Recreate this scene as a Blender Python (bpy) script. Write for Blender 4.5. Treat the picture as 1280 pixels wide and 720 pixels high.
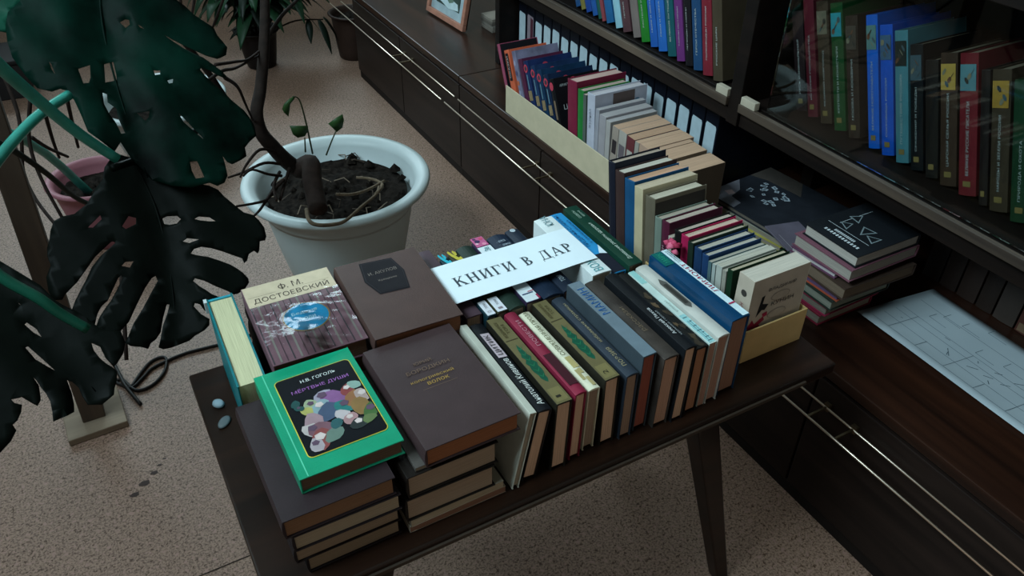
import bpy, bmesh, math, random
from mathutils import Matrix, Vector, Euler
from mathutils import geometry as MG

random.seed(7)
SC = bpy.context.scene
COL = SC.collection
for o in list(bpy.data.objects):
    bpy.data.objects.remove(o)

# ------------------------------------------------------------------ camera
cam_data = bpy.data.cameras.new('camera')
cam_data.sensor_width = 36.0
cam_data.lens = 28.69
cam_data.clip_start = 0.02
cam = bpy.data.objects.new('camera', cam_data)
COL.objects.link(cam)
cam.matrix_world = Matrix(((0.87437095, 0.28228016, -0.39470668, 0.0),
                           (-0.48511609, 0.5281616, -0.69692733, 0.0),
                           (0.01174015, 0.80085157, 0.5987478, 1.38),
                           (0, 0, 0, 1)))
SC.camera = cam

# ------------------------------------------------------------------ world, window light, exposure
world = bpy.data.worlds.new('world')
SC.world = world
world.use_nodes = True
bgn = world.node_tree.nodes['Background']
bgn.inputs['Color'].default_value = (1.0, 0.86, 0.74, 1)
bgn.inputs['Strength'].default_value = 0.36

def window_light(name, loc, rot, sx, sy, power, color):
    d = bpy.data.lights.new(name, 'AREA')
    d.shape = 'RECTANGLE'; d.size = sx; d.size_y = sy
    d.energy = power; d.color = color
    o = bpy.data.objects.new(name, d)
    o.location = loc; o.rotation_euler = rot
    COL.objects.link(o)
    return o
# daylight through the high windows of the left wall (x = -1.6) and of the far wall (y = 5)
window_light('window_daylight', (-1.70, 1.05, 3.03), (math.radians(62), 0, math.radians(-90)), 1.8, 1.35, 205, (0.70, 0.90, 1.0))
window_light('window_daylight', (0.35, 5.14, 2.2), (math.radians(-84), 0, 0), 2.7, 1.4, 125, (0.72, 0.90, 1.0))
SC.view_settings.view_transform = 'Standard'
SC.view_settings.look = 'None'
SC.view_settings.gamma = 1.0
SC.view_settings.use_curve_mapping = False
SC.view_settings.exposure = 0.0

# ------------------------------------------------------------------ helpers: materials
def lin(c):
    return c / 12.92 if c <= 0.04045 else ((c + 0.055) / 1.055) ** 2.4
def hx(h):
    h = h.lstrip('#')
    return tuple(lin(int(h[i:i + 2], 16) / 255) for i in (0, 2, 4)) + (1.0,)

MATS = {}
def M(key, color, rough=0.6, metal=0.0, vary=0.12, scale=30.0, bump=0.0, bscale=200.0, spec=0.2, coat=0.0, trans=0.0):
    """one procedural material: colour broken by soft noise, optional fine bump"""
    k = (key, color, rough, metal, vary, scale, bump)
    if k in MATS: return MATS[k]
    m = bpy.data.materials.new(key); m.use_nodes = True
    nt = m.node_tree; b = nt.nodes['Principled BSDF']
    c = hx(color)
    tc = nt.nodes.new('ShaderNodeTexCoord')
    nz = nt.nodes.new('ShaderNodeTexNoise'); nz.inputs['Scale'].default_value = scale; nz.inputs['Detail'].default_value = 4
    nt.links.new(tc.outputs['Object'], nz.inputs['Vector'])
    rp = nt.nodes.new('ShaderNodeValToRGB')
    rp.color_ramp.elements[0].position = 0.3; rp.color_ramp.elements[1].position = 0.7
    rp.color_ramp.elements[0].color = tuple(x * (1 - vary) for x in c[:3]) + (1,)
    rp.color_ramp.elements[1].color = tuple(min(1, x * (1 + vary)) for x in c[:3]) + (1,)
    nt.links.new(nz.outputs['Fac'], rp.inputs['Fac'])
    nt.links.new(rp.outputs['Color'], b.inputs['Base Color'])
    b.inputs['Roughness'].default_value = rough
    b.inputs['Metallic'].default_value = metal
    b.inputs['Specular IOR Level'].default_value = spec
    b.inputs['Coat Weight'].default_value = coat
    b.inputs['Coat Roughness'].default_value = 0.12
    b.inputs['Transmission Weight'].default_value = trans
    if bump:
        n2 = nt.nodes.new('ShaderNodeTexNoise'); n2.inputs['Scale'].default_value = bscale; n2.inputs['Detail'].default_value = 3
        nt.links.new(tc.outputs['Object'], n2.inputs['Vector'])
        bp = nt.nodes.new('ShaderNodeBump'); bp.inputs['Strength'].default_value = bump; bp.inputs['Distance'].default_value = 0.002
        nt.links.new(n2.outputs['Fac'], bp.inputs['Height'])
        nt.links.new(bp.outputs['Normal'], b.inputs['Normal'])
    MATS[k] = m
    return m

def page_mat(color):
    """paper edges: thin lines across the thickness"""
    k = ('pages', color)
    if k in MATS: return MATS[k]
    m = bpy.data.materials.new('page_edges'); m.use_nodes = True
    nt = m.node_tree; b = nt.nodes['Principled BSDF']
    tc = nt.nodes.new('ShaderNodeTexCoord')
    mp = nt.nodes.new('ShaderNodeMapping'); mp.inputs['Scale'].default_value = (1400, 14, 14)
    nz = nt.nodes.new('ShaderNodeTexNoise'); nz.inputs['Scale'].default_value = 1.0; nz.inputs['Detail'].default_value = 2
    nt.links.new(tc.outputs['Object'], mp.inputs['Vector']); nt.links.new(mp.outputs['Vector'], nz.inputs['Vector'])
    rp = nt.nodes.new('ShaderNodeValToRGB'); c = hx(color)
    rp.color_ramp.elements[0].position = 0.32; rp.color_ramp.elements[1].position = 0.62
    rp.color_ramp.elements[0].color = tuple(x * 0.74 for x in c[:3]) + (1,)
    rp.color_ramp.elements[1].color = c
    nt.links.new(nz.outputs['Fac'], rp.inputs['Fac']); nt.links.new(rp.outputs['Color'], b.inputs['Base Color'])
    b.inputs['Roughness'].default_value = 0.9; b.inputs['Specular IOR Level'].default_value = 0.1
    bp = nt.nodes.new('ShaderNodeBump'); bp.inputs['Strength'].default_value = 0.3; bp.inputs['Distance'].default_value = 0.001
    nt.links.new(nz.outputs['Fac'], bp.inputs['Height']); nt.links.new(bp.outputs['Normal'], b.inputs['Normal'])
    MATS[k] = m
    return m

def wood_mat(key, dark, light, rough, axis, scale=6.0, spec=0.3):
    m = bpy.data.materials.new(key); m.use_nodes = True
    nt = m.node_tree; b = nt.nodes['Principled BSDF']
    tc = nt.nodes.new('ShaderNodeTexCoord')
    mp = nt.nodes.new('ShaderNodeMapping')
    s = [22.0, 22.0, 22.0]; s[axis] = 1.2
    mp.inputs['Scale'].default_value = s
    nz = nt.nodes.new('ShaderNodeTexNoise'); nz.inputs['Scale'].default_value = scale / 6.0; nz.inputs['Detail'].default_value = 7
    nz.inputs['Distortion'].default_value = 0.9
    nt.links.new(tc.outputs['Object'], mp.inputs['Vector']); nt.links.new(mp.outputs['Vector'], nz.inputs['Vector'])
    rp = nt.nodes.new('ShaderNodeValToRGB')
    rp.color_ramp.elements[0].position = 0.33; rp.color_ramp.elements[1].position = 0.68
    rp.color_ramp.elements[0].color = hx(dark); rp.color_ramp.elements[1].color = hx(light)
    nt.links.new(nz.outputs['Fac'], rp.inputs['Fac']); nt.links.new(rp.outputs['Color'], b.inputs['Base Color'])
    b.inputs['Roughness'].default_value = rough
    b.inputs['Specular IOR Level'].default_value = spec
    bp = nt.nodes.new('ShaderNodeBump'); bp.inputs['Strength'].default_value = 0.08; bp.inputs['Distance'].default_value = 0.002
    nt.links.new(nz.outputs['Fac'], bp.inputs['Height']); nt.links.new(bp.outputs['Normal'], b.inputs['Normal'])
    return m

# ------------------------------------------------------------------ helpers: meshes and objects
class MB:
    def __init__(s): s.v = []; s.f = []
    def quad(s, a, b, c, d):
        n = len(s.v); s.v += [tuple(a), tuple(b), tuple(c), tuple(d)]; s.f.append((n, n + 1, n + 2, n + 3))
    def ngon(s, pts):
        n = len(s.v); s.v += [tuple(p) for p in pts]; s.f.append(tuple(range(n, n + len(pts))))
    def box(s, lo, hi):
        x0, y0, z0 = lo; x1, y1, z1 = hi; n = len(s.v)
        s.v += [(x0, y0, z0), (x1, y0, z0), (x1, y1, z0), (x0, y1, z0), (x0, y0, z1), (x1, y0, z1), (x1, y1, z1), (x0, y1, z1)]
        s.f += [(n, n + 3, n + 2, n + 1), (n + 4, n + 5, n + 6, n + 7), (n, n + 1, n + 5, n + 4), (n + 1, n + 2, n + 6, n + 5), (n + 2, n + 3, n + 7, n + 6), (n + 3, n, n + 4, n + 7)]
    def hexa(s, p):
        n = len(s.v); s.v += [tuple(q) for q in p]
        s.f += [(n, n + 3, n + 2, n + 1), (n + 4, n + 5, n + 6, n + 7), (n, n + 1, n + 5, n + 4), (n + 1, n + 2, n + 6, n + 5), (n + 2, n + 3, n + 7, n + 6), (n + 3, n, n + 4, n + 7)]
    def tube(s, pts, radii, seg=7, cap=True):
        pts = [Vector(p) for p in pts]; base = len(s.v); prev = None
        for i, p in enumerate(pts):
            t = (pts[min(i + 1, len(pts) - 1)] - pts[max(i - 1, 0)]).normalized()
            if prev is None:
                a = t.orthogonal().normalized()
            else:
                a = prev - t * prev.dot(t)
                a = a.normalized() if a.length > 1e-6 else t.orthogonal().normalized()
            prev = a; b = t.cross(a)
            r = radii[i] if isinstance(radii, (list, tuple)) else radii
            for k in range(seg):
                w = 2 * math.pi * k / seg
                s.v.append(tuple(p + (a * math.cos(w) + b * math.sin(w)) * r))
        for i in range(len(pts) - 1):
            for k in range(seg):
                k2 = (k + 1) % seg
                s.f.append((base + i * seg + k, base + i * seg + k2, base + (i + 1) * seg + k2, base + (i + 1) * seg + k))
        if cap:
            s.f.append(tuple(base + k for k in reversed(range(seg))))
            s.f.append(tuple(base + (len(pts) - 1) * seg + k for k in range(seg)))
    def lathe(s, prof, seg=48, c=(0, 0)):
        base = len(s.v); n = len(prof)
        for k in range(seg):
            w = 2 * math.pi * k / seg
            for r, z in prof: s.v.append((c[0] + r * math.cos(w), c[1] + r * math.sin(w), z))
        for k in range(seg):
            k2 = (k + 1) % seg
            for i in range(n - 1):
                s.f.append((base + k * n + i, base + k2 * n + i, base + k2 * n + i + 1, base + k * n + i + 1))
    def mesh(s, name, mat, smooth=False):
        me = bpy.data.meshes.new(name); me.from_pydata(s.v, [], s.f); me.validate(); me.update()
        if mat: me.materials.append(mat)
        if smooth:
            for p in me.polygons: p.use_smooth = True
        return me
    def build(s, name, mat, parent=None, smooth=False):
        return link(name, s.mesh(name, mat, smooth), parent)

def link(name, data, parent=None):
    o = bpy.data.objects.new(name, data); COL.objects.link(o)
    if parent is not None: o.parent = parent
    return o
def bevel(o, w, seg=2):
    m = o.modifiers.new('bevel', 'BEVEL'); m.width = w; m.segments = seg; m.limit_method = 'ANGLE'
    return o
def tag(o, label=None, cat=None, group=None, kind=None):
    if label: o['label'] = label
    if cat: o['category'] = cat
    if group: o['group'] = group
    if kind: o['kind'] = kind
    return o
def empty(name, mat4, label, cat, group=None):
    o = bpy.data.objects.new(name, None); COL.objects.link(o)
    o.empty_display_size = 0.05; o.matrix_world = mat4
    return tag(o, label, cat, group)
def at0(x, y, z): return Matrix.Translation((x, y, z))

def catmull(pts, n=4):
    pts = [Vector(p) for p in pts]; out = []
    for i in range(len(pts) - 1):
        p0 = pts[max(i - 1, 0)]; p1 = pts[i]; p2 = pts[i + 1]; p3 = pts[min(i + 2, len(pts) - 1)]
        for k in range(n):
            t = k / n
            out.append(0.5 * ((2 * p1) + (p2 - p0) * t + (2 * p0 - 5 * p1 + 4 * p2 - p3) * t * t + (3 * p1 - p0 - 3 * p2 + p3) * t ** 3))
    out.append(pts[-1])
    return out

TEXT = {}
def text_mesh(s):
    """flat mesh of a line of lettering, bounds moved to the origin: (verts, faces, width, height)"""
    if s in TEXT: return TEXT[s]
    c = bpy.data.curves.new('lettering', 'FONT'); c.body = s; c.size = 1.0; c.resolution_u = 2
    o = bpy.data.objects.new('lettering', c)
    COL.objects.link(o)
    dg = bpy.context.evaluated_depsgraph_get()
    me = o.evaluated_get(dg).to_mesh()
    v = [tuple(p.co) for p in me.vertices]; f = [tuple(p.vertices) for p in me.polygons]
    o.evaluated_get(dg).to_mesh_clear()
    bpy.data.objects.remove(o); bpy.data.curves.remove(c)
    x0 = min(p[0] for p in v); x1 = max(p[0] for p in v); y0 = min(p[1] for p in v); y1 = max(p[1] for p in v)
    r = ([(p[0] - x0, p[1] - y0) for p in v], f, x1 - x0, y1 - y0)
    TEXT[s] = r
    return r

# ------------------------------------------------------------------ books
# local frame of a book: x = thickness 0..T, y = along the spine 0..L, z = fore-edge 0 .. spine W
def cover_mesh(T, L, W, b, sag, soft):
    pr = [(0.0, 0.0), (0.0, W * 0.5), (0.0, W - sag - 0.0005)]
    n = 6 if sag > 0.0008 else 1
    for i in range(n + 1):
        t = i / n
        pr.append((T * t, W - sag + sag * math.sin(math.pi * t)))
    pr += [(T, W - sag - 0.0005), (T, W * 0.5), (T, 0.0)]
    inn = []
    for x, z in pr:
        inn.append((min(max(x, b), T - b), min(z, W - sag - b)))
    mb = MB(); N = len(pr)
    for y in (0.0, L):
        for x, z in pr: mb.v.append((x, y, z))
        for x, z in inn: mb.v.append((x, y, z))
    for i in range(N - 1):
        a = i; c = 2 * N
        mb.f.append((a, a + 1, c + a + 1, c + a))                                   # outside
        mb.f.append((N + a + 1, N + a, c + N + a, c + N + a + 1))                    # inside
        mb.f.append((a + 1, a, N + a, N + a + 1))                                    # near end
        mb.f.append((c + a, c + a + 1, c + N + a + 1, c + N + a))                    # far end
    mb.f.append((0, N, 3 * N, 2 * N)); mb.f.append((2 * N - 1, N - 1, 3 * N - 1, 4 * N - 1))
    return mb

class Book:
    """one book: an Empty with cover, pages and printed pieces as children"""
    def __init__(s, mat4, T, L, W, cover, pages, label, hard=True, group=None, cat='book', name='book', sag=None, rough=0.5, vary=0.1, coat=0.0, bump=0.0):
        s.T, s.L, s.W = T, L, W
        s.root = empty(name, mat4, label, cat, group)
        b = 0.0018 if hard else 0.0006
        if T < 0.012: b = min(b, 0.0012)
        sg = sag if sag is not None else (0.0022 if hard and T > 0.014 else 0.0)
        cm = M('book_cover', cover, rough, 0, vary, 28, bump or 0.12, 420, coat=coat)
        o = cover_mesh(T, L, W, b, sg, not hard).build('cover', cm, s.root)
        bevel(o, 0.0008, 2)
        off = 0.003 if hard else 0.0004
        mb = MB(); mb.box((b, off, off), (T - b, L - off, W - sg - b))
        mb.build('pages', page_mat(pages), s.root)
        s.E = 0.0004
        s.h = hard
    def frame(s, face):
        e = s.E
        if face == 'spine': return Vector((s.T, 0, s.W + e)), Vector((0, 1, 0)), Vector((-1, 0, 0))
        if face == 'front': return Vector((s.T + e, 0, s.W)), Vector((0, 0, -1)), Vector((0, 1, 0))
        return Vector((-e, 0, 0)), Vector((0, 0, 1)), Vector((0, 1, 0))
    def patch(s, face, u0, v0, u1, v1, color, name='printed_panel', rough=0.5, lift=1.0, vary=0.08, coat=0.0):
        o, a, c = s.frame(face); n = a.cross(c)
        p = [o + a * u + c * v + n * (s.E * (lift - 1)) for u, v in ((u0, v0), (u1, v0), (u1, v1), (u0, v1))]
        mb = MB(); mb.quad(*p)
        mb.build(name, M('print', color, rough, 0, vary, 60, coat=coat), s.root)
        return s
    def shape(s, face, pts, color, name='printed_panel', lift=1.0, rough=0.5):
        o, a, c = s.frame(face); n = a.cross(c)
        mb = MB(); mb.ngon([o + a * u + c * v + n * (s.E * (lift - 1)) for u, v in pts])
        mb.build(name, M('print', color, rough, 0, 0.1, 60), s.root)
        return s
    def text(s, face, txt, u0, v0, length, height, color, name='lettering', lift=2.0, turn=False, rough=0.5, metal=0.0):
        v, f, w, h = text_mesh(txt)
        o, a, c = s.frame(face); n = a.cross(c)
        mb = MB(); sx = length / w; sy = height / h
        for x, y in v:
            x *= sx; y *= sy
            if turn: x, y = length - x, height - y
            mb.v.append(tuple(o + a * (u0 + x) + c * (v0 + y) + n * (s.E * (lift - 1))))
        mb.f = list(f)
        mb.build(name, M('ink', color, rough, metal, 0.05, 60), s.root)
        return s

def R4(cols, loc):
    m = Matrix.Identity(4)
    for j, c in enumerate(cols):
        for i in range(3): m[i][j] = c[i]
    m.translation = Vector(loc)
    return m
def M_fore(x, y, z, yaw=0, lean=0, T=0.02):
    """standing on its fore-edge, spine up, near end at y; lean>0 tips the spine to +x"""
    a = math.radians(lean)
    m = Matrix.Translation((x, y, z + max(0, T * math.sin(a)))) @ Matrix.Rotation(math.radians(yaw), 4, 'Z') @ Matrix.Rotation(a, 4, 'Y')
    return m
def M_up(x, y, z, W, lean=0):
    """standing upright with its spine towards -x at x; y = left corner; lean>0 tips the top to +y"""
    return Matrix.Translation((x, y, z)) @ Matrix.Rotation(math.radians(-lean), 4, 'X') @ R4(((0, -1, 0), (0, 0, 1), (-1, 0, 0)), (W, 0, 0))
def M_flat(x, y, z, W, yaw=0):
    """lying flat, front cover up, spine along the -x side"""
    return Matrix.Translation((x, y, z)) @ Matrix.Rotation(math.radians(yaw), 4, 'Z') @ R4(((0, 0, 1), (0, 1, 0), (-1, 0, 0)), (W, 0, 0))

# ------------------------------------------------------------------ plant shapes: local leaf outlines (mm) and stem paths (m)
LEAF_A = dict(P=(0.072, 1.45, 0.819), n=(-0.036, -0.715, 0.698), out=[(139,183),(113,141),(130,120),(140,103),(154,88),(165,77),(167,61),(173,48),(177,38),(171,25),(161,22),(154,21),(138,29),(127,37),(109,50),(91,65),(80,75),(91,61),(106,45),(123,32),(132,26),(143,13),(155,-2),(160,-12),(156,-16),(146,-9),(135,1),(123,7),(120,4),(125,-9),(137,-29),(147,-44),(155,-59),(163,-71),(169,-79),(175,-94),(178,-111),(176,-129),(164,-135),(151,-145),(149,-161),(139,-166),(121,-172),(114,-166),(110,-154),(110,-169),(108,-189),(100,-199),(87,-202),(76,-194),(46,-197),(17,-185),(-9,-164),(-29,-123),(-37,-92),(-50,-106),(-67,-82),(-79,-65),(-81,-36),(-84,-10),(-90,8),(-99,14),(-112,13),(-131,24),(-142,49),(-152,83),(-152,110),(-147,137),(-138,159),(-118,173),(-105,187),(-61,230),(42,236)],
 holes=[[(57,-151),(68,-153),(71,-183),(57,-183),(55,-168)],[(63,-65),(69,-77),(80,-100),(88,-115),(89,-120),(79,-104),(67,-84)],[(-40,-3),(-34,-6),(-37,-21),(-27,-33),(-29,-51),(-26,-78),(-32,-78),(-35,-57),(-40,-42),(-43,-24)],[(1,-47),(21,-51),(17,-60),(10,-65)],[(-24,46),(-9,48),(-11,24),(-13,17),(-31,15)],[(47,16),(57,14),(55,7),(47,7)],[(63,-5),(73,-4),(70,-11),(64,-11)],[(20,112),(29,113),(35,110),(34,102),(26,99)],[(46,98),(50,94),(54,88),(48,92)],[(-64,41),(-45,47),(-50,25),(-55,15),(-63,14)],[(-102,62),(-100,56),(-99,38),(-102,48)]], rib=[(17,217),(-7,118),(-16,-11),(-14,-158)])
LEAF_B = dict(P=(0.027, 1.27, 0.6), n=(-0.016, -0.74, 0.672), out=[(0,176),(-13,173),(-27,159),(-35,139),(-49,126),(-69,106),(-91,95),(-95,95),(-108,95),(-122,91),(-131,78),(-136,66),(-144,52),(-147,39),(-146,24),(-157,7),(-160,-15),(-158,-31),(-145,-35),(-139,-28),(-117,-13),(-94,7),(-81,18),(-52,36),(-49,36),(-46,33),(-73,17),(-90,4),(-103,-12),(-116,-27),(-128,-42),(-136,-54),(-126,-73),(-113,-91),(-108,-81),(-103,-72),(-95,-62),(-83,-55),(-70,-39),(-58,-25),(-53,-22),(-52,-27),(-65,-42),(-79,-57),(-90,-66),(-102,-78),(-110,-90),(-106,-100),(-96,-110),(-80,-111),(-75,-106),(-63,-98),(-46,-77),(-25,-52),(-11,-38),(-4,-35),(-3,-44),(-17,-60),(-38,-84),(-57,-102),(-70,-120),(-78,-129),(-71,-137),(-57,-143),(-48,-149),(-42,-141),(-33,-137),(-23,-128),(-12,-105),(-1,-86),(3,-87),(-4,-100),(-17,-119),(-26,-138),(-33,-151),(-27,-156),(-15,-157),(-1,-156),(15,-155),(25,-150),(42,-146),(52,-140),(55,-130),(45,-118),(38,-102),(41,-97),(48,-102),(52,-115),(69,-117),(85,-111),(87,-105),(71,-92),(56,-73),(49,-61),(53,-58),(65,-66),(81,-81),(97,-94),(104,-102),(112,-102),(125,-97),(134,-89),(135,-82),(130,-71),(123,-61),(114,-51),(100,-40),(83,-28),(66,-20),(59,-15),(66,-9),(78,-9),(93,-16),(108,-26),(121,-36),(135,-46),(136,-55),(142,-52),(148,-42),(158,-38),(163,-44),(167,-40),(173,-24),(182,-25),(186,-19),(187,-3),(182,12),(175,23),(162,31),(155,41),(146,55),(139,66),(133,79),(121,90),(95,101),(53,136),(22,165)],
 holes=[[(34,57),(42,58),(57,53),(61,46),(53,41),(41,43),(34,47)],[(81,39),(89,41),(105,36),(113,27),(103,29),(90,34)],[(53,9),(61,12),(78,4),(62,3)],[(-29,56),(-15,70),(-5,65),(-8,55),(-25,50)],[(-78,68),(-55,83),(-55,76),(-71,66)],[(-48,-7),(-41,-2),(-29,-4),(-37,-13)]], rib=[(20,158),(29,77),(22,-21),(-2,-147)])
LEAF_C = dict(P=(-0.127, 0.95, 0.698), n=(0.082, -0.615, 0.784), out=[(-66,172),(-37,147),(-23,131),(-4,107),(13,85),(24,61),(31,52),(43,39),(53,26),(62,10),(71,4),(85,-2),(86,-18),(80,-31),(70,-41),(65,-44),(59,-30),(57,-14),(49,-6),(49,-16),(53,-28),(58,-37),(63,-43),(67,-51),(64,-62),(59,-70),(56,-78),(47,-82),(40,-85),(25,-80),(22,-67),(21,-55),(16,-46),(11,-42),(12,-60),(11,-75),(9,-85),(1,-88),(-9,-90),(-15,-91),(-13,-79),(-12,-65),(-14,-54),(-17,-46),(-20,-34),(-23,-28),(-19,-42),(-20,-54),(-21,-61),(-26,-67),(-32,-60),(-39,-51),(-43,-51),(-50,-50),(-48,-55),(-41,-60),(-44,-68),(-50,-76),(-56,-79),(-54,-87),(-62,-97),(-73,-105),(-78,-109),(-112,-115),(-131,-19),(-99,94)],
 holes=[[(-22,11),(-19,12),(-8,-8),(2,-27),(-2,-23),(-15,-7)],[(-16,41),(-13,43),(-5,32),(-2,20),(-9,28)],[(-18,72),(-15,70),(-14,66),(-17,68)]], rib=[(-60,160),(-30,97),(5,20),(38,-66)])
LEAF_D = dict(P=(-0.086, 1.7, 0.89), n=(0.039, -0.777, 0.628), out=[(-48,93),(103,91),(56,28),(24,5),(9,-16),(1,-35),(-9,-31),(-47,-37),(-79,25)],
 holes=[], rib=[(-60,52),(4,14),(24,-3)])
TRUNK = [(0.446,1.95,0.845),(0.422,1.92,0.749),(0.403,1.9,0.683),(0.373,1.87,0.602),(0.348,1.84,0.559),(0.347,1.83,0.512),(0.368,1.83,0.469),(0.391,1.83,0.429),(0.421,1.84,0.388)]
BRANCH = [(0.518,1.98,0.755),(0.467,1.95,0.733),(0.423,1.93,0.698)]
STUMP = [(0.445,1.8,0.417),(0.433,1.76,0.395),(0.425,1.72,0.373),(0.417,1.68,0.359)]
ROOT_0 = [(0.265,1.75,0.72),(0.315,1.8,0.7),(0.355,1.86,0.678),(0.395,1.9,0.68)]
ROOT_1 = [(0.233,1.7,0.707),(0.276,1.75,0.704),(0.312,1.8,0.686),(0.357,1.86,0.674),(0.393,1.9,0.669)]
ROOT_2 = [(0.258,1.62,0.74),(0.292,1.7,0.685),(0.312,1.76,0.618),(0.332,1.82,0.55)]
ROOT_3 = [(0.372,1.82,0.458),(0.328,1.78,0.493),(0.286,1.75,0.478),(0.265,1.74,0.455)]
ROOT_4 = [(0.372,1.8,0.435),(0.331,1.78,0.457),(0.279,1.76,0.456),(0.239,1.74,0.462)]
ROOT_5 = [(0.366,1.78,0.414),(0.332,1.76,0.437),(0.296,1.75,0.463),(0.272,1.74,0.457)]
ROOT_6 = [(0.366,1.76,0.413),(0.326,1.72,0.411),(0.281,1.66,0.408),(0.254,1.62,0.417)]
ROOT_7 = [(0.356,1.76,0.409),(0.31,1.7,0.408),(0.27,1.65,0.433),(0.223,1.6,0.465)]
ROOT_8 = [(0.385,1.66,0.379),(0.372,1.6,0.387),(0.381,1.57,0.388),(0.416,1.57,0.378),(0.451,1.58,0.373),(0.512,1.64,0.362),(0.571,1.7,0.348),(0.594,1.74,0.344)]
ROOT_9 = [(0.571,1.7,0.35),(0.61,1.76,0.335),(0.597,1.8,0.335),(0.562,1.82,0.339)]
ROOT_10 = [(0.476,1.72,0.364),(0.516,1.72,0.353),(0.564,1.74,0.343),(0.623,1.78,0.333)]
ROOT_11 = [(0.366,1.79,0.42),(0.336,1.74,0.415),(0.325,1.68,0.41)]
ROOT_12 = [(0.393,1.8,0.419),(0.366,1.76,0.402),(0.337,1.7,0.397)]
SEED_1 = [(0.464,1.84,0.422),(0.457,1.83,0.508),(0.449,1.82,0.566),(0.443,1.82,0.583),(0.43,1.81,0.592)]
SEED_2 = [(0.447,1.84,0.431),(0.448,1.83,0.474)]
SEED_3 = [(0.503,1.86,0.399),(0.52,1.86,0.431),(0.533,1.85,0.463)]
SLEAF_1 = [(0.437,1.815,0.59),(0.423,1.815,0.587),(0.408,1.815,0.576),(0.402,1.815,0.565),(0.405,1.815,0.555),(0.414,1.815,0.543),(0.419,1.815,0.558),(0.423,1.815,0.573),(0.434,1.815,0.583)]
SLEAF_2 = [(0.416,1.83,0.513),(0.46,1.83,0.503),(0.459,1.83,0.491),(0.449,1.83,0.478),(0.431,1.83,0.478),(0.421,1.83,0.489)]
SLEAF_3 = [(0.516,1.85,0.488),(0.538,1.85,0.499),(0.555,1.85,0.505),(0.557,1.85,0.489),(0.551,1.85,0.47),(0.535,1.85,0.461)]
PETIOLE_1 = [(-0.1,1.25,0.992),(-0.086,1.27,0.949),(-0.055,1.3,0.879),(-0.019,1.32,0.811),(0.021,1.33,0.755)]
PETIOLE_2 = [(-0.153,1.25,0.805),(-0.108,1.3,0.827),(-0.063,1.34,0.845),(-0.016,1.38,0.852)]
PETIOLE_3 = [(-0.16,1.5,0.762),(-0.129,1.55,0.702),(-0.097,1.6,0.625),(-0.071,1.66,0.54),(-0.042,1.7,0.486)]
PETIOLE_4 = [(-0.164,0.96,0.871),(-0.138,0.93,0.832),(-0.109,0.91,0.804),(-0.093,0.9,0.782),(-0.071,0.89,0.757)]
AROOT_0 = [(-0.134,2.0,0.679),(-0.131,1.95,0.615),(-0.142,1.9,0.564),(-0.158,1.9,0.5),(-0.147,1.8,0.479),(-0.12,1.7,0.458)]
AROOT_1 = [(-0.095,1.9,0.661),(-0.121,1.9,0.588),(-0.129,1.88,0.541),(-0.126,1.85,0.487),(-0.111,1.8,0.416)]
AROOT_2 = [(-0.083,2.0,0.585),(-0.091,2.1,0.473),(-0.095,2.2,0.38)]
AROOT_3 = [(-0.031,2.0,0.603),(-0.04,2.1,0.483),(-0.045,2.2,0.398)]
AROOT_4 = [(-0.122,1.95,0.553),(-0.104,2.05,0.478),(-0.075,2.2,0.378)]
AROOT_5 = [(-0.027,1.4,0.503),(-0.064,1.3,0.382)]
AROOT_6 = [(0.399,3.0,0.541),(0.384,3.0,0.476),(0.382,3.0,0.452)]
AROOT_7 = [(0.447,3.0,0.534),(0.426,3.0,0.47),(0.408,3.0,0.426)]
AROOT_8 = [(0.549,3.0,0.521),(0.518,3.0,0.457),(0.488,3.1,0.349)]
CABLE = [(0.245,1.746,0.006),(0.16,1.741,0.006),(0.105,1.745,0.006),(0.052,1.749,0.006),(0.006,1.743,0.006),(-0.038,1.73,0.006),(-0.064,1.705,0.006),(-0.092,1.682,0.006),(-0.112,1.702,0.006),(-0.122,1.72,0.006),(-0.108,1.722,0.006),(-0.085,1.668,0.006),(-0.048,1.668,0.006),(-0.015,1.701,0.006),(-0.001,1.744,0.006),(-0.009,1.762,0.006),(-0.037,1.756,0.006),(-0.065,1.725,0.006),(-0.093,1.685,0.006)]
CABLE_B = [(-0.124,1.844,0.006),(-0.118,1.79,0.006),(-0.111,1.737,0.006),(-0.104,1.685,0.006),(-0.083,1.612,0.006)]
STAINS = [(-0.138,1.346,0.006),(-0.115,1.368,0.006),(-0.092,1.388,0.006),(-0.078,1.405,0.006),(-0.065,1.419,0.006)]

# ------------------------------------------------------------------ shared materials
WOOD_TABLE = wood_mat('dark_table_wood', '140b07', '2c1a11', 0.36, 0)
WOOD_CAB = wood_mat('dark_cabinet_wood', '17110f', '271d19', 0.4, 1, spec=0.15)
WOOD_TOP = wood_mat('dark_polished_wood', '180d09', '331c12', 0.28, 1)
WOOD_SHELF = wood_mat('dark_shelf_wood', '0c0908', '18110e', 0.55, 1, spec=0.12)
WOOD_SHELF_EDGE = wood_mat('worn_shelf_edge', '241d19', '574a3e', 0.6, 1)
WOOD_PALE = wood_mat('pale_board', '6e6050', '8c7c69', 0.7, 0)
WOOD_POST = wood_mat('grey_post_wood', '3a3129', '55483c', 0.8, 2)
CHROME = M('polished_rail', 'dccdbb', 0.34, 1.0, 0.05)
BRASS = M('dull_brass', '6b5c48', 0.4, 0.9)
CARD = M('pale_cardboard', 'b3a88e', 0.85, 0, 0.07, 30, 0.1, 300)
CARD_YELLOW = M('yellow_cardboard', 'c8aa74', 0.85, 0, 0.07, 30, 0.1, 300)
WHITE_WALL = M('wall_paint', '8a8378', 0.9, 0, 0.05, 3)

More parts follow.
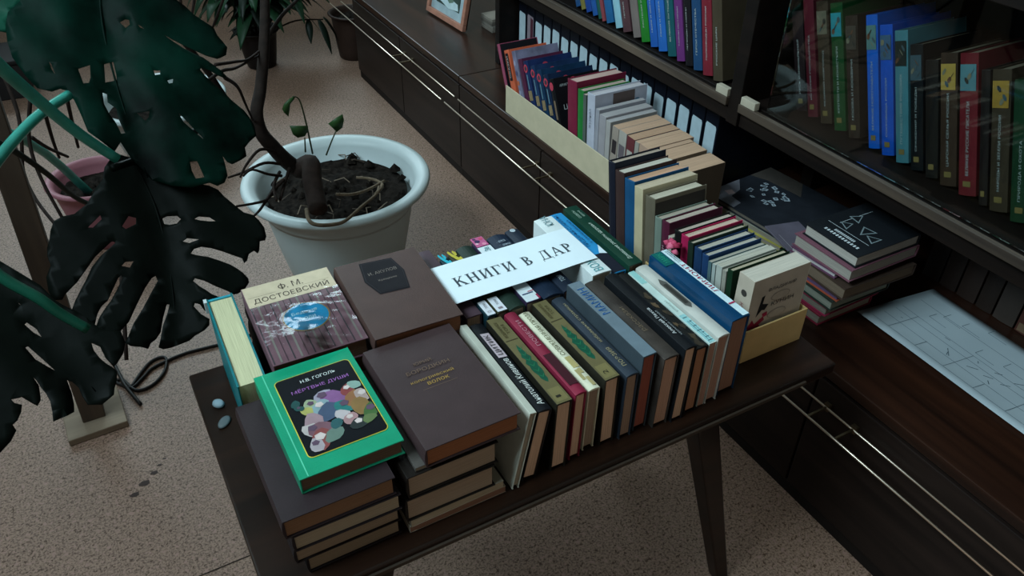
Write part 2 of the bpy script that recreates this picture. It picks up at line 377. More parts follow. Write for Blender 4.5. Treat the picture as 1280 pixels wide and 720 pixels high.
def floor_material():
    m = bpy.data.materials.new('speckled_floor'); m.use_nodes = True
    nt = m.node_tree; b = nt.nodes['Principled BSDF']; L = nt.links.new
    tc = nt.nodes.new('ShaderNodeTexCoord')
    def noise(scale, detail=2, rough=0.5):
        n = nt.nodes.new('ShaderNodeTexNoise'); n.inputs['Scale'].default_value = scale; n.inputs['Detail'].default_value = detail
        n.inputs['Roughness'].default_value = rough
        L(tc.outputs['Object'], n.inputs['Vector']); return n
    def ramp(src, p0, c0, p1, c1):
        r = nt.nodes.new('ShaderNodeValToRGB'); e = r.color_ramp.elements
        e[0].position = p0; e[0].color = hx(c0); e[1].position = p1; e[1].color = hx(c1)
        L(src, r.inputs['Fac']); return r
    def mix(fac, a, c):
        x = nt.nodes.new('ShaderNodeMix'); x.data_type = 'RGBA'
        L(fac, x.inputs[0]); L(a, x.inputs[6]); L(c, x.inputs[7]); return x.outputs[2]
    base = ramp(noise(2.3, 3).outputs['Fac'], 0.35, '7b6051', 0.7, '8c6f5e')
    fine = noise(230, 2, 0.7)
    speck = ramp(fine.outputs['Fac'], 0.40, '3a2d23', 0.56, '9d8271')
    col = nt.nodes.new('ShaderNodeMix'); col.data_type = 'RGBA'; col.inputs[0].default_value = 0.55
    L(base.outputs['Color'], col.inputs[6]); L(speck.outputs['Color'], col.inputs[7])
    dk = ramp(noise(150, 1).outputs['Fac'], 0.60, '000000', 0.68, 'ffffff')
    gold = nt.nodes.new('ShaderNodeRGB'); gold.outputs[0].default_value = hx('4a3424')
    c2 = mix(dk.outputs['Color'], col.outputs[2], gold.outputs[0])
    pk = ramp(noise(95, 1).outputs['Fac'], 0.60, '000000', 0.7, 'ffffff')
    pink = nt.nodes.new('ShaderNodeRGB'); pink.outputs[0].default_value = hx('94756a')
    c3 = mix(pk.outputs['Color'], c2, pink.outputs[0])
    L(c3, b.inputs['Base Color'])
    b.inputs['Roughness'].default_value = 0.5; b.inputs['Specular IOR Level'].default_value = 0.3
    bp = nt.nodes.new('ShaderNodeBump'); bp.inputs['Strength'].default_value = 0.25; bp.inputs['Distance'].default_value = 0.0015
    L(noise(60, 3).outputs['Fac'], bp.inputs['Height']); L(bp.outputs['Normal'], b.inputs['Normal'])
    return m

def glass_material(name, ior):
    m = bpy.data.materials.new(name); m.use_nodes = True
    nt = m.node_tree; nt.nodes.remove(nt.nodes['Principled BSDF'])
    out = nt.nodes['Material Output']
    t = nt.nodes.new('ShaderNodeBsdfTransparent'); t.inputs['Color'].default_value = (0.9, 0.93, 0.92, 1)
    g = nt.nodes.new('ShaderNodeBsdfGlossy'); g.inputs['Roughness'].default_value = 0.02
    fr = nt.nodes.new('ShaderNodeFresnel'); fr.inputs['IOR'].default_value = ior
    mx = nt.nodes.new('ShaderNodeMixShader')
    nt.links.new(fr.outputs['Fac'], mx.inputs['Fac']); nt.links.new(t.outputs[0], mx.inputs[1]); nt.links.new(g.outputs[0], mx.inputs[2])
    nt.links.new(mx.outputs[0], out.inputs['Surface'])
    return m
GLASS = glass_material('window_glass', 1.2)
CASE_GLASS = glass_material('bookcase_glass', 1.32)

# ------------------------------------------------------------------ the room
def structure(o): o['kind'] = 'structure'; return o
fl = MB(); fl.box((-1.66, -1.6, -0.05), (1.75, 5.1, 0.0)); floor = structure(fl.build('floor', floor_material()))
# sheet seam of the floor covering: a thin dark groove line
mb = MB(); mb.box((-1.59, 1.083, 0.0), (0.9, 1.0855, 0.0006)); mb.build('seam', M('seam_dirt', '2a221d', 0.9), floor)
for i, (sx, sy, sz) in enumerate(STAINS):
    mb = MB(); r = (0.007, 0.0085, 0.006, 0.004, 0.003)[i]
    mb.ngon([(sx + r * (1.5 if k % 3 else 1.1) * math.cos(k * 2 * math.pi / 9), sy + r * (1 if k % 2 else .8) * math.sin(k * 2 * math.pi / 9), 0.0005) for k in range(9)])
    mb.build('stain', M('floor_stain', '3a2e2a', 0.7), floor)
mb = MB(); mb.box((-1.66, -1.6, 3.9), (1.78, 5.1, 3.95)); structure(mb.build('ceiling', M('ceiling_paint', '97928a', 0.9)))
mb = MB(); mb.box((1.72, -1.6, 0), (1.78, 5.1, 3.9)); structure(mb.build('wall_right', WHITE_WALL))
def holed_wall(name, axis, p0, p1, a0, a1, h0, h1, z0, z1):
    mb = MB()
    def bx(u0, u1, v0, v1):
        mb.box((u0, p0, v0), (u1, p1, v1)) if axis == 'x' else mb.box((p0, u0, v0), (p1, u1, v1))
    bx(a0, h0, 0, 3.9); bx(h1, a1, 0, 3.9); bx(h0, h1, 0, z0); bx(h0, h1, z1, 3.9)
    return structure(mb.build(name, WHITE_WALL))
holed_wall('wall_far', 'x', 5.04, 5.1, -1.66, 1.78, -1.05, 1.7, 1.45, 2.95)
holed_wall('wall_left', 'y', -1.66, -1.6, -1.6, 5.1, 0.05, 2.05, 2.32, 3.76)
mb = MB(); mb.box((-1.66, -1.66, 1.5), (1.78, -1.6, 3.9)); structure(mb.build('near_light_block', WHITE_WALL))   # unseen header, added to hold back high fill light; open below
def window(name, axis, p, a0, a1, z0, z1):
    fr = MB(); w = 0.05
    def bx(mb, u0, u1, v0, v1, d):
        mb.box((u0, p - d, v0), (u1, p + d, v1)) if axis == 'x' else mb.box((p - d, u0, v0), (p + d, u1, v1))
    for (u0, u1, v0, v1) in ((a0, a1, z0, z0 + w), (a0, a1, z1 - w, z1), (a0, a0 + w, z0, z1), (a1 - w, a1, z0, z1), ((a0 + a1) / 2 - w / 2, (a0 + a1) / 2 + w / 2, z0, z1)):
        bx(fr, u0, u1, v0, v1, 0.03)
    o = structure(fr.build(name, M('window_paint', 'd9d6cf', 0.5)))
    for u0, u1 in ((a0 + w, (a0 + a1) / 2 - w / 2), ((a0 + a1) / 2 + w / 2, a1 - w)):
        g = MB(); bx(g, u0, u1, z0 + w, z1 - w, 0.002); g.build('pane', GLASS, o)
window('window_1', 'x', 5.07, -1.05, 1.7, 1.45, 2.95)
window('window_2', 'y', -1.63, 0.05, 2.05, 2.32, 3.76)

# ------------------------------------------------------------------ low cabinet with rails (things: each two-door unit; the bookcase above)
XC, ZC, XB = 1.068, 0.362, 1.70
def cabinet(y0, y1, label, doors):
    t = empty('low_cabinet', at0(XC, y0, 0), label, 'cabinet', 'row of low cabinets under the bookcase')
    w = y1 - y0; d = XB - XC
    mb = MB(); mb.box((0.012, 0.001, 0.0), (d, w - 0.001, ZC - 0.022)); mb.build('body', WOOD_CAB, t)
    mb = MB(); mb.box((0.0, 0.0015, ZC - 0.022), (d, w - 0.0015, ZC)); bevel(mb.build('top_board', WOOD_TOP, t), 0.002)
    n = doors
    for k in range(n):
        a = w * k / n + 0.0025; b = w * (k + 1) / n - 0.0025
        mb = MB(); mb.box((0.0, a, 0.035), (0.012, b, ZC - 0.03)); bevel(mb.build('door', WOOD_CAB, t), 0.0015)
    mb = MB(); mb.box((0.006, 0.001, 0.0), (0.012, w - 0.001, 0.034)); mb.build('plinth', M('plinth_black', '15100e', 0.6), t)
    return t
cabinet(2.25, 3.24, 'dark brown low cabinet farthest away, with small framed picture on its top', 2)
cabinet(1.22, 2.25, 'dark brown low cabinet carrying the long cardboard box of books', 2)
cabinet(0.19, 1.22, 'dark brown low cabinet carrying the piled books and dark album', 2)
cabinet(-0.84, 0.19, 'dark brown low cabinet nearest the camera beside the end of the drawing sheet', 2)

def rail(y0, y1, label, br):
    t = empty('double_rail', at0(1.0, y0, 0.287), label, 'rail', 'polished double rails on the cabinet fronts')
    for x, n in ((0.067 - 0.007, 0), (0.012, 1)):
        mb = MB(); mb.tube([(x, 0, 0), (x, (y1 - y0) / 2, 0), (x, y1 - y0, 0)], 0.0023, 8); mb.build('rod', CHROME, t, True)
    for y in br:
        mb = MB(); mb.box((0.011, y - y0 - 0.0022, -0.002), (0.067, y - y0 + 0.0022, 0.002)); mb.build('bracket', BRASS, t)
        mb = MB(); mb.box((0.060, y - y0 - 0.006, -0.008), (0.0675, y - y0 + 0.006, 0.008)); mb.build('bracket_foot', BRASS, t)
rail(2.27, 3.36, 'polished double rail on the farthest cabinet, beyond the white pot', (2.62, 2.69))
rail(1.235, 2.245, 'polished double rail on the cabinet front below long cardboard box', (1.675, 1.745))
rail(0.205, 1.205, 'polished double rail on dark cabinet front behind table corner', (0.60, 0.665))
rail(-0.82, 0.19, 'polished double rail nearest the camera, at the frame corner', (-0.3,))

# bookcase: uprights, shelves, back
XS = 1.22; ZS = 0.655
bc = empty('bookcase', at0(XS, -0.9, ZC), 'tall dark wooden bookcase full of books standing on the low cabinets', 'bookcase')
def bpart(name, lo, hi, mat, bv=0.0015):
    mb = MB(); mb.box((lo[0] - XS, lo[1] + 0.9, lo[2] - ZC), (hi[0] - XS, hi[1] + 0.9, hi[2] - ZC))
    o = mb.build(name, mat, bc)
    if bv: bevel(o, bv)
    return o
bpart('back_panel', (1.672, -0.89, ZC + 0.0012), (1.69, 2.30, 2.1), M('back_board', '1b1613', 0.8))
for y0, y1 in ((2.272, 2.30), (1.188, 1.222), (0.11, 0.15), (-0.90, -0.87)):
    bpart('upright', (XS + 0.006, y0, ZC + 0.0012 if y0 > 2 else ZS - 0.052), (1.67, y1, 2.1), WOOD_SHELF)
    if y0 < 2: bpart('upright_foot', (1.52, y0, ZC + 0.0012), (1.67, y1, ZS - 0.053), WOOD_SHELF)
for i, (y0, y1) in enumerate(((1.224, 2.27), (0.152, 1.186), (-0.868, 0.108))):
    bpart('shelf', (XS + 0.012, y0, ZS - 0.02), (1.67, y1, ZS), WOOD_SHELF)
    bpart('shelf_edge', (XS, y0, ZS - 0.016), (XS + 0.011, y1, ZS + 0.003), WOOD_SHELF_EDGE)
    bpart('shelf_front', (XS + 0.012, y0, ZS - 0.052), (XS + 0.028, y1, ZS - 0.021), WOOD_SHELF)
    bpart('upper_shelf', (XS + 0.012, y0, 1.0), (1.67, y1, 1.02), WOOD_SHELF)
    bpart('groove_strip', (XS + 0.022, y0, ZS), (XS + 0.028, y1, ZS + 0.004), WOOD_SHELF)
g = bpart('glass_pane', (XS + 0.017, 0.2, ZS + 0.005), (XS + 0.020, 1.12, 0.999), CASE_GLASS, 0)
# pale shelf-end blocks beside the middle upright
for y0, y1, lab in ((1.225, 1.262, 'small pale block at the shelf end left of the upright'), (1.140, 1.182, 'small pale block at the shelf end right of the upright')):
    mb = MB(); mb.box((0, 0, 0), (0.014, y1 - y0, 0.017)); o = mb.build('shelf_block', M('pale_block', '9c9484', 0.7))
    bevel(o, 0.001); o.location = (XS + 0.001, y0, ZS + 0.0035); tag(o, lab, 'block')

# ------------------------------------------------------------------ table
ZT = 0.518
tb = empty('coffee_table', at0(0.475, 0.81, 0), 'low dark wooden coffee table covered with rows and stacks of books', 'table')
def tpart(name, lo, hi, mat, bv=0.003):
    mb = MB(); mb.box((lo[0] - 0.475, lo[1] - 0.81, lo[2]), (hi[0] - 0.475, hi[1] - 0.81, hi[2]))
    o = mb.build(name, mat, tb)
    if bv: bevel(o, bv)
    return o
tpart('tabletop', (0.022, 0.588, ZT - 0.022), (0.925, 1.042, ZT), WOOD_TABLE)
tpart('edge_strip', (0.085, 0.5845, ZT - 0.0155), (0.86, 0.590, ZT - 0.0085), M('worn_edge_strip', '3c322a', 0.6), 0.001)
for lo, hi in (((0.16, 0.68, ZT - 0.06), (0.75, 0.698, ZT - 0.0235)), ((0.16, 0.935, ZT - 0.06), (0.75, 0.953, ZT - 0.0235)),
               ((0.16, 0.6985, ZT - 0.06), (0.178, 0.9345, ZT - 0.0235)), ((0.732, 0.6985, ZT - 0.06), (0.75, 0.9345, ZT - 0.0235))):
    tpart('apron', lo, hi, WOOD_TABLE)
for sx, sy in ((-1, -1), (1, -1), (-1, 1), (1, 1)):
    top = (0.701 if sx > 0 else 0.175, 0.815 + sy * 0.165); bot = (0.812 if sx > 0 else 0.064, 0.815 + sy * 0.204)
    mb = MB(); a = 0.022; b = 0.0135
    p = [(bot[0] - b, bot[1] - b, 0.001), (bot[0] + b, bot[1] - b, 0.001), (bot[0] + b, bot[1] + b, 0.001), (bot[0] - b, bot[1] + b, 0.001),
         (top[0] - a, top[1] - a, ZT - 0.0235), (top[0] + a, top[1] - a, ZT - 0.0235), (top[0] + a, top[1] + a, ZT - 0.0235), (top[0] - a, top[1] + a, ZT - 0.0235)]
    mb.hexa([(x - 0.475, y - 0.81, z) for x, y, z in p]); bevel(mb.build('leg', WOOD_TABLE, tb), 0.003)

# ------------------------------------------------------------------ front row: books on their fore-edges, spines up
G1 = 'books in the front row, spines up'
def row1(x, y, T, L, W, lean, yaw, cover, pages, label, **k):
    L = min(L, 0.8095 - y)
    return Book(M_fore(x, y, ZT + 0.0005, yaw, lean, T), T, L, W, cover, pages, label, group=G1, **k)
TAN = 'dcb89c'
b = row1(0.3515, 0.612, 0.010, 0.196, 0.131, 10.3, 0, 'b8b9ac', 'a49a88', 'thin off-white book leaning at the left end of the front row', rough=0.35)
b.patch('back', 0.004, 0.004, 0.122, 0.19, 'bfc0b4', 'cover_sheet', 0.4)
b = row1(0.3685, 0.616, 0.021, 0.204, 0.123, 10.0, 0, '14161a', TAN, 'black book with white lettering and boxed label along its spine', rough=0.4)
b.text('spine', 'Анатолий', 0.010, 0.006, 0.050, 0.010, 'd8dbd6').text('spine', 'Кивинов', 0.064, 0.006, 0.044, 0.010, 'd8dbd6')
b.patch('spine', 0.112, 0.004, 0.168, 0.0175, 'b9a9b0', 'spine_label').text('spine', 'ЦИТИК', 0.117, 0.006, 0.046, 0.0095, '17171a', lift=3)
def leaf_book(x, y, T, L, W, lean, yaw, num, label):
    b = row1(x, y, T, L, W, lean, yaw, '1d1b14', TAN, label, rough=0.55, sag=0.0004)
    L = b.L; b.patch('spine', 0.0006, 0.0004, L - 0.0006, T - 0.0004, '625a3b', 'spine_cloth', 0.6, 0.6)
    b.patch('spine', 0.004, 0.003, 0.030, T - 0.003, '716843', 'spine_panel')
    pts = []
    for i in range(13):
        t = i / 12; pts.append((0.045 + 0.082 * t, T * 0.5 + (T * 0.34) * (0.45 + 0.55 * abs(math.sin(i * 1.35))) * math.sin(math.pi * min(1, 0.12 + t * 0.86))))
    low = [(u - 0.003, T - v) for u, v in reversed(pts)]
    b.shape('spine', pts + low, '0d4a36', 'leaf_ornament')
    for i in range(6):
        u = 0.052 + i * 0.012
        b.shape('spine', [(u, T * 0.5), (u + 0.009, T * 0.74), (u + 0.0035, T * 0.52)], '1f6a48', 'leaf_vein', 2)
        b.shape('spine', [(u, T * 0.5), (u + 0.0035, T * 0.48), (u + 0.009, T * 0.26)], '1f6a48', 'leaf_vein', 2)
    b.patch('spine', 0.137, 0.002, 0.139, T - 0.002, '3c3420', 'spine_rule')
    b.text('spine', 'ИЗБРАННОЕ', 0.145, T * 0.55, 0.038, 0.005, '3f3519').text('spine', 'ТОМ', 0.152, T * 0.25, 0.022, 0.005, '3f3519')
    b.text('spine', num, 0.011, T * 0.42, 0.007 if num == '2' else 0.004, 0.007, '26231a')
leaf_book(0.4125, 0.615, 0.0235, 0.193, 0.123, 1.8, 0.2, '1', 'olive book with green leaf spine, left of the red one')
b = row1(0.4445, 0.620, 0.0175, 0.198, 0.123, 1.6, 0.6, '7d2238', TAN, 'red book with dark maroon spine panel in the front row')
b.patch('spine', 0.018, 0.002, 0.085, 0.0155, '3c1720', 'spine_panel').text('spine', 'ПОВЕСТИ', 0.105, 0.006, 0.062, 0.006, 'b9808a')
b = row1(0.4705, 0.626, 0.0185, 0.196, 0.114, 1.0, 0.8, 'cfcdb4', 'a08a78', 'cream book with worn gold patches on spine in the front row', rough=0.7)
b.text('spine', 'СОВРЕМЕННАЯ ПРОЗА', 0.075, 0.006, 0.108, 0.007, '77745a').patch('spine', 0.046, 0.003, 0.070, 0.012, 'a99c68', 'worn_patch')
for u, v, w in ((0.006, 0.003, 0.018), (0.02, 0.009, 0.022), (0.033, 0.004, 0.01)): b.patch('spine', u, v, u + w, v + 0.005, 'a39668', 'worn_patch')
leaf_book(0.4965, 0.622, 0.0235, 0.192, 0.124, -0.6, 0.8, '2', 'olive book with green leaf spine, right of the cream one')
b = row1(0.5275, 0.619, 0.020, 0.200, 0.121, 0.2, 0.4, '2a323c', 'a58b78', 'slate-black book with gold script along spine in the front row')
b.text('spine', 'поэзия', 0.018, 0.007, 0.042, 0.0065, '8d8468').text('spine', 'избранные страницы', 0.074, 0.007, 0.098, 0.0065, '8d8468')
b = row1(0.5545, 0.623, 0.0225, 0.194, 0.139, 0.5, 1.0, '39434a', '9c5a4c', 'tall blue-grey book with blue letters on spine and reddish page edges', sag=0.0004)
b.patch('spine', 0.0006, 0.0004, 0.1855, 0.0221, '66757f', 'spine_cloth', 0.5, 0.6)
b.text('spine', 'МАМИН', 0.100, 0.005, 0.068, 0.0125, '1c4f86')
b = row1(0.5825, 0.614, 0.0255, 0.197, 0.131, 1.2, 0.2, '3a3430', 'c79f88', 'worn dark brown book beside blue-grey one, pale page ends', vary=0.35)
b.text('spine', 'рассказы', 0.060, 0.008, 0.06, 0.008, '6a5c4c')
b = row1(0.6125, 0.610, 0.0205, 0.192, 0.139, 1.6, 0.3, '16181b', TAN, 'black book with two white lines of lettering on its spine', rough=0.35)
b.text('spine', 'Алексей Пехов', 0.032, 0.0105, 0.064, 0.0055, 'cfd3d3').text('spine', 'хроники города', 0.026, 0.004, 0.060, 0.0035, '8d9292')
b = row1(0.6395, 0.614, 0.0215, 0.200, 0.126, 0.8, 0, '191918', 'b07f62', 'black book with brown ornament blotches, beside the pale strip booklet')
rnd = random.Random(9)
for q in range(9):
    u = 0.008 + rnd.random() * 0.17; v = 0.006 + rnd.random() * 0.010; r = rnd.uniform(0.003, 0.0065); w = rnd.random() * 6
    b.shape('spine', [(u + r * 1.5 * (1 + .45 * math.sin(k * 2.4 + w)) * math.cos(k * .7), min(.020, max(.0015, v + r * .8 * (1 + .4 * math.cos(k * 3.1 + w)) * math.sin(k * .7)))) for k in range(9)], ('40372b', '352e26', '5a4a38')[q % 3], 'ornament', 1 + q * .1)
b = row1(0.6665, 0.617, 0.0125, 0.194, 0.122, 0.3, 0.5, 'b9ccc6', 'b08a78', 'thin pale aqua book with drawn street scene on its spine', hard=False, rough=0.4)
b.patch('spine', 0.002, 0.001, 0.07, 0.0115, '8fc0c2', 'spine_panel').patch('spine', 0.158, 0.001, 0.193, 0.0115, '8fc0bd', 'spine_panel')
for k, u in enumerate((0.006, 0.014, 0.024, 0.030, 0.041, 0.052, 0.062)): b.patch('spine', u, 0.002, u + 0.0012, 0.010 - (k % 3) * 0.002, '3c5964', 'drawn_line', lift=2)
for v in (0.004, 0.0075): b.patch('spine', 0.006, v, 0.055, v + 0.0007, '3c5964', 'drawn_line', lift=2)
b.text('spine', 'улицы', 0.078, 0.004, 0.03, 0.004, '8b9a96')
b = row1(0.6812, 0.617, 0.0215, 0.192, 0.129, 0.3, 0.8, 'b5b5ae', 'b08a78', 'pale grey book with dark cartouche ornament on its spine')
b.shape('spine', [(0.070, 0.011), (0.080, 0.005), (0.138, 0.005), (0.150, 0.011), (0.138, 0.0165), (0.080, 0.0165)], '54534f', 'cartouche')
b.shape('spine', [(0.082, 0.0075), (0.134, 0.0075), (0.134, 0.014), (0.082, 0.014)], '34332f', 'cartouche', 2)
b = row1(0.7085, 0.622, 0.0335, 0.190, 0.144, -0.2, 1.2, '0c3a5c', '9a7562', 'thick navy book with white band and red letters on its spine', sag=0.0015, rough=0.3, coat=0.3)
b.patch('spine', 0.002, 0.001, 0.1865, 0.0125, 'c3d8de', 'spine_band').text('spine', 'ЛИМОНТ', 0.062, 0.003, 0.082, 0.0075, '9a2140', lift=3)
b.text('spine', 'избранные', 0.148, 0.0065, 0.034, 0.003, '34424c', lift=3).text('spine', 'сочинения', 0.148, 0.0025, 0.034, 0.003, '34424c', lift=3)
b.patch('spine', 0.030, 0.001, 0.033, 0.0125, 'a32a50', 'spine_rule', lift=3).patch('spine', 0.150, 0.014, 0.1865, 0.032, '0c5a58', 'spine_panel')
b.text('spine', 'МАРК', 0.156, 0.018, 0.026, 0.009, '2c9478', lift=3)

# ------------------------------------------------------------------ second row behind it, also spines up
G2 = 'books in the second row under the paper sign'
def row2(x, T, W, cover, pages, label, y=0.802, L=0.188, lean=0, yaw=0, **k):
    L = y + L - max(y, 0.8125); y = max(y, 0.8125)
    return Book(M_fore(x, y, ZT + 0.0005, yaw, lean, T), T, L, W, cover, pages, label, group=G2, **k)
b = row2(0.3935, 0.0250, 0.124, '4a3a42', TAN, 'purple-brown book at the left end of the second row', y=0.826, L=0.186, sag=0.001)
for i, (x, T, c, tc, num, lab) in enumerate(((0.4205, 0.0150, '0d2a33', '22a3b5', 'О', 'thin dark book with turquoise letter and white label, under the sign'), (0.4370, 0.0175, '2c2c1c', 'b3a63c', '1', 'thin dark book with yellow letter and white label, under the sign'))):
    b = row2(x, T, 0.126 + 0.001 * i, c, 'b4a898', lab, y=0.800 + i * 0.004, L=0.176)
    b.shape('spine', [(0.172, T * .97), (0.176, T * .80), (0.165, T * .62), (0.152, T * .30), (0.154, T * .08), (0.145, T * .05), (0.141, T * .35), (0.148, T * .62), (0.160, T * .85)], tc, 'spine_mark')
    b.shape('spine', [(0.158, T * .50), (0.170, T * .55), (0.174, T * .40), (0.166, T * .22), (0.160, T * .30)], tc, 'spine_mark', 2)
    b.patch('spine', 0.001, 0.001, 0.036, T - 0.001, 'd3d6dd', 'spine_label').text('spine', num, 0.006, T * 0.3, 0.004, T * 0.4, '8c7f86', lift=3).text('spine', 'том', 0.016, T * 0.35, 0.013, 0.004, '77757c', lift=3)
b = row2(0.4562, 0.0270, 0.127, '1f2f28', 'a89a8a', 'dark green book with rounded spine next to the yellow-lettered one', y=0.801, L=0.190, sag=0.004)
b = row2(0.4850, 0.0255, 0.127, '2a2038', 'b4a898', 'book with pink flowered spine top and white label, partly under sign', y=0.800, L=0.192, sag=0.001)
b.patch('spine', 0.163, 0.002, 0.190, 0.0235, 'b85a86', 'flower_panel')
for u, v, r, c in ((0.168, 0.008, 0.004, 'd98aa6'), (0.178, 0.016, 0.005, '3a2a50'), (0.184, 0.007, 0.004, 'c24d6a'), (0.172, 0.019, 0.003, 'e0b0c0'), (0.186, 0.018, 0.003, '4a2f58')):
    b.shape('spine', [(u + r * math.cos(k), v + r * math.sin(k)) for k in range(6)], c, 'flower', 2)
b.patch('spine', 0.001, 0.001, 0.161, 0.0245, 'ccd6da', 'spine_label').text('spine', 'Зв', 0.146, 0.007, 0.011, 0.010, '2b7a80', lift=3)
b.patch('spine', 0.018, 0.004, 0.020, 0.022, '2a3660', 'spine_rule', lift=3).patch('spine', 0.022, 0.001, 0.0235, 0.011, 'b8405a', 'spine_rule', lift=3).patch('spine', 0.001, 0.0005, 0.012, 0.004, '8a2448', 'spine_rule', lift=3)
b = row2(0.5145, 0.0330, 0.127, '172436', 'a89a8a', 'wide midnight-blue book with silver lettering, left of its narrower twin', y=0.802, L=0.194, sag=0.004)
b.text('spine', 'собрание', 0.158, 0.006, 0.006, 0.021, '98a4b0', lift=3).text('spine', 'сочинений', 0.147, 0.006, 0.005, 0.021, '98a4b0', lift=3)
b = row2(0.5500, 0.0240, 0.127, '1b2432', 'a89a8a', 'narrow midnight-blue book with white emblem by thick white book', y=0.803, L=0.196, sag=0.003)
b.shape('spine', [(0.181 + 0.005 * math.cos(k * .785), 0.012 + 0.005 * math.sin(k * .785)) for k in range(8)], 'a9b4bc', 'emblem').text('spine', 'том', 0.02, 0.008, 0.016, 0.008, '8d98a0', lift=3)
b = row2(0.6005, 0.0345, 0.1375, 'cfd8d8', 'c3bfb2', 'thick white book with teal letters crossing under the sign end', y=0.800, L=0.190, sag=0.001, rough=0.45)
b.text('spine', 'ВОЖ', 0.006, 0.010, 0.034, 0.016, '4a8f96').text('spine', 'ЮНА', 0.150, 0.011, 0.030, 0.014, '6a8f96')
b = row2(0.6380, 0.0255, 0.128, '2a86bc', 'a89a8a', 'bright blue book with dark lettering and navy spine foot', y=0.812, L=0.192, sag=0.001, rough=0.4)
b.patch('spine', 0.001, 0.001, 0.056, 0.0245, '161a26', 'spine_panel').shape('spine', [(0.050, 0.0015), (0.078, 0.0015), (0.056, 0.013)], 'c9d8de', 'spine_wedge', 3)
b.text('spine', 'ПРЕДАНЬЯ СТАРИНЫ', 0.080, 0.012, 0.104, 0.008, '123a66', lift=3).text('spine', 'ГЛУБОКОЙ', 0.088, 0.004, 0.075, 0.005, '123a66', lift=3)
b = row2(0.6685, 0.0265, 0.133, '16382c', '7d6a56', 'dark green book with white spine lettering at the right end of second row', y=0.812, L=0.194, sag=0.001, rough=0.3, coat=0.3)
b.text('spine', 'Домашние рецепты здоровья', 0.014, 0.009, 0.118, 0.008, 'b9c8bc', lift=3).text('spine', 'советы', 0.152, 0.015, 0.026, 0.005, '8fa698', lift=3).text('spine', 'врача', 0.154, 0.006, 0.02, 0.005, '8fa698', lift=3)

# ------------------------------------------------------------------ stacks at the left of the table
GA = 'books in the front left stack'; GB = 'books in the front middle stack'; GC = 'books in the back middle stack'; GD = 'books in the back left stack'
def flat(x, y, z, T, L, W, yaw, cover, pages, label, group, **k):
    return Book(M_flat(x, y, ZT + z + 0.0008, W, yaw), T, L, W, cover, pages, label, group=group, **k)
# front left stack, bottom to top
flat(0.076, 0.618, 0.0005, 0.0270, 0.192, 0.121, 0.5, '1d1719', '8e7d68', 'dark book at the very bottom of the front left stack', GA)
flat(0.064, 0.616, 0.0285, 0.0270, 0.194, 0.133, 0, '1d1719', '968470', 'dark book second from bottom in the front left stack', GA)
flat(0.065, 0.611, 0.0565, 0.0270, 0.198, 0.133, -0.4, '1f181b', 'a89a84', 'dark book right under the plain brown top of front left stack', GA)
flat(0.058, 0.611, 0.0845, 0.0300, 0.202, 0.1355, 0.3, '2b2124', '8a6a52', 'plain dark plum book lying right under the green book', GA)
g = flat(0.0915, 0.638, 0.1152, 0.0240, 0.190, 0.1265, 0.4, '0f8f6a', '6d5a4a', 'bright green book with dark picture cover on top of the front left stack', GA, rough=0.3, sag=0, coat=0.4)
g.patch('front', 0.010, 0.001, 0.0115, 0.189, '4fbf9a', 'hinge_line', coat=0.4)
def rrect(u0, v0, u1, v1, r, n=5):
    p = []
    for cx, cy, a0 in ((u1 - r, v1 - r, 0), (u0 + r, v1 - r, 90), (u0 + r, v0 + r, 180), (u1 - r, v0 + r, 270)):
        for i in range(n + 1):
            a = math.radians(a0 + 90 * i / n); p.append((cx + r * math.cos(a), cy + r * math.sin(a)))
    return p
g.shape('front', rrect(0.019, 0.024, 0.119, 0.168, 0.007), 'c2b545', 'frame_line', 1.5, 0.3)
g.shape('front', rrect(0.0202, 0.0252, 0.1178, 0.1668, 0.006), '101318', 'picture_panel', 2.2, 0.25)
g.text('front', 'Н.В. ГОГОЛЬ', 0.050, 0.150, 0.046, 0.0055, 'd5dcd8', lift=3.2).text('front', 'МЁРТВЫЕ ДУШИ', 0.034, 0.133, 0.074, 0.0085, '9a5fa8', lift=3.2)
def muted(h):
    v = [int(h[k:k + 2], 16) for k in (0, 2, 4)]; a = sum(v) / 3
    return ''.join('%02x' % int((x * .75 + a * .25) * .85) for x in v)
rnd = random.Random(3)
blobs = [(0.066, 0.112, 0.013, 'b0a6bd'), (0.080, 0.103, 0.017, '9a5aa0'), (0.098, 0.112, 0.009, 'a8403f'), (0.108, 0.117, 0.008, '8fb8a8'), (0.049, 0.106, 0.009, 'aebf8f'),
         (0.042, 0.098, 0.008, 'c9c25a'), (0.058, 0.098, 0.011, '8fb4bc'), (0.064, 0.086, 0.015, '4a5f86'), (0.086, 0.086, 0.012, '1f8a86'), (0.099, 0.094, 0.012, 'b5713f'),
         (0.112, 0.094, 0.011, 'c9a9a0'), (0.103, 0.076, 0.014, 'a87a3c'), (0.112, 0.064, 0.012, '4a7a3a'), (0.078, 0.073, 0.009, 'd3c3c6'), (0.084, 0.062, 0.009, 'c98f90'),
         (0.042, 0.078, 0.013, 'b98f9a'), (0.038, 0.064, 0.012, 'd6c6c2'), (0.050, 0.060, 0.015, '8f5a6a'), (0.042, 0.046, 0.014, 'a84a48'), (0.058, 0.046, 0.011, '6f8f80'),
         (0.034, 0.040, 0.010, 'c2b0b8'), (0.066, 0.062, 0.008, '2c6a70'), (0.091, 0.050, 0.010, '2f3a3a'), (0.032, 0.116, 0.006, '1f5a58'), (0.034, 0.107, 0.005, '1f5a58'), (0.104, 0.052, 0.008, '6f8a4a')]
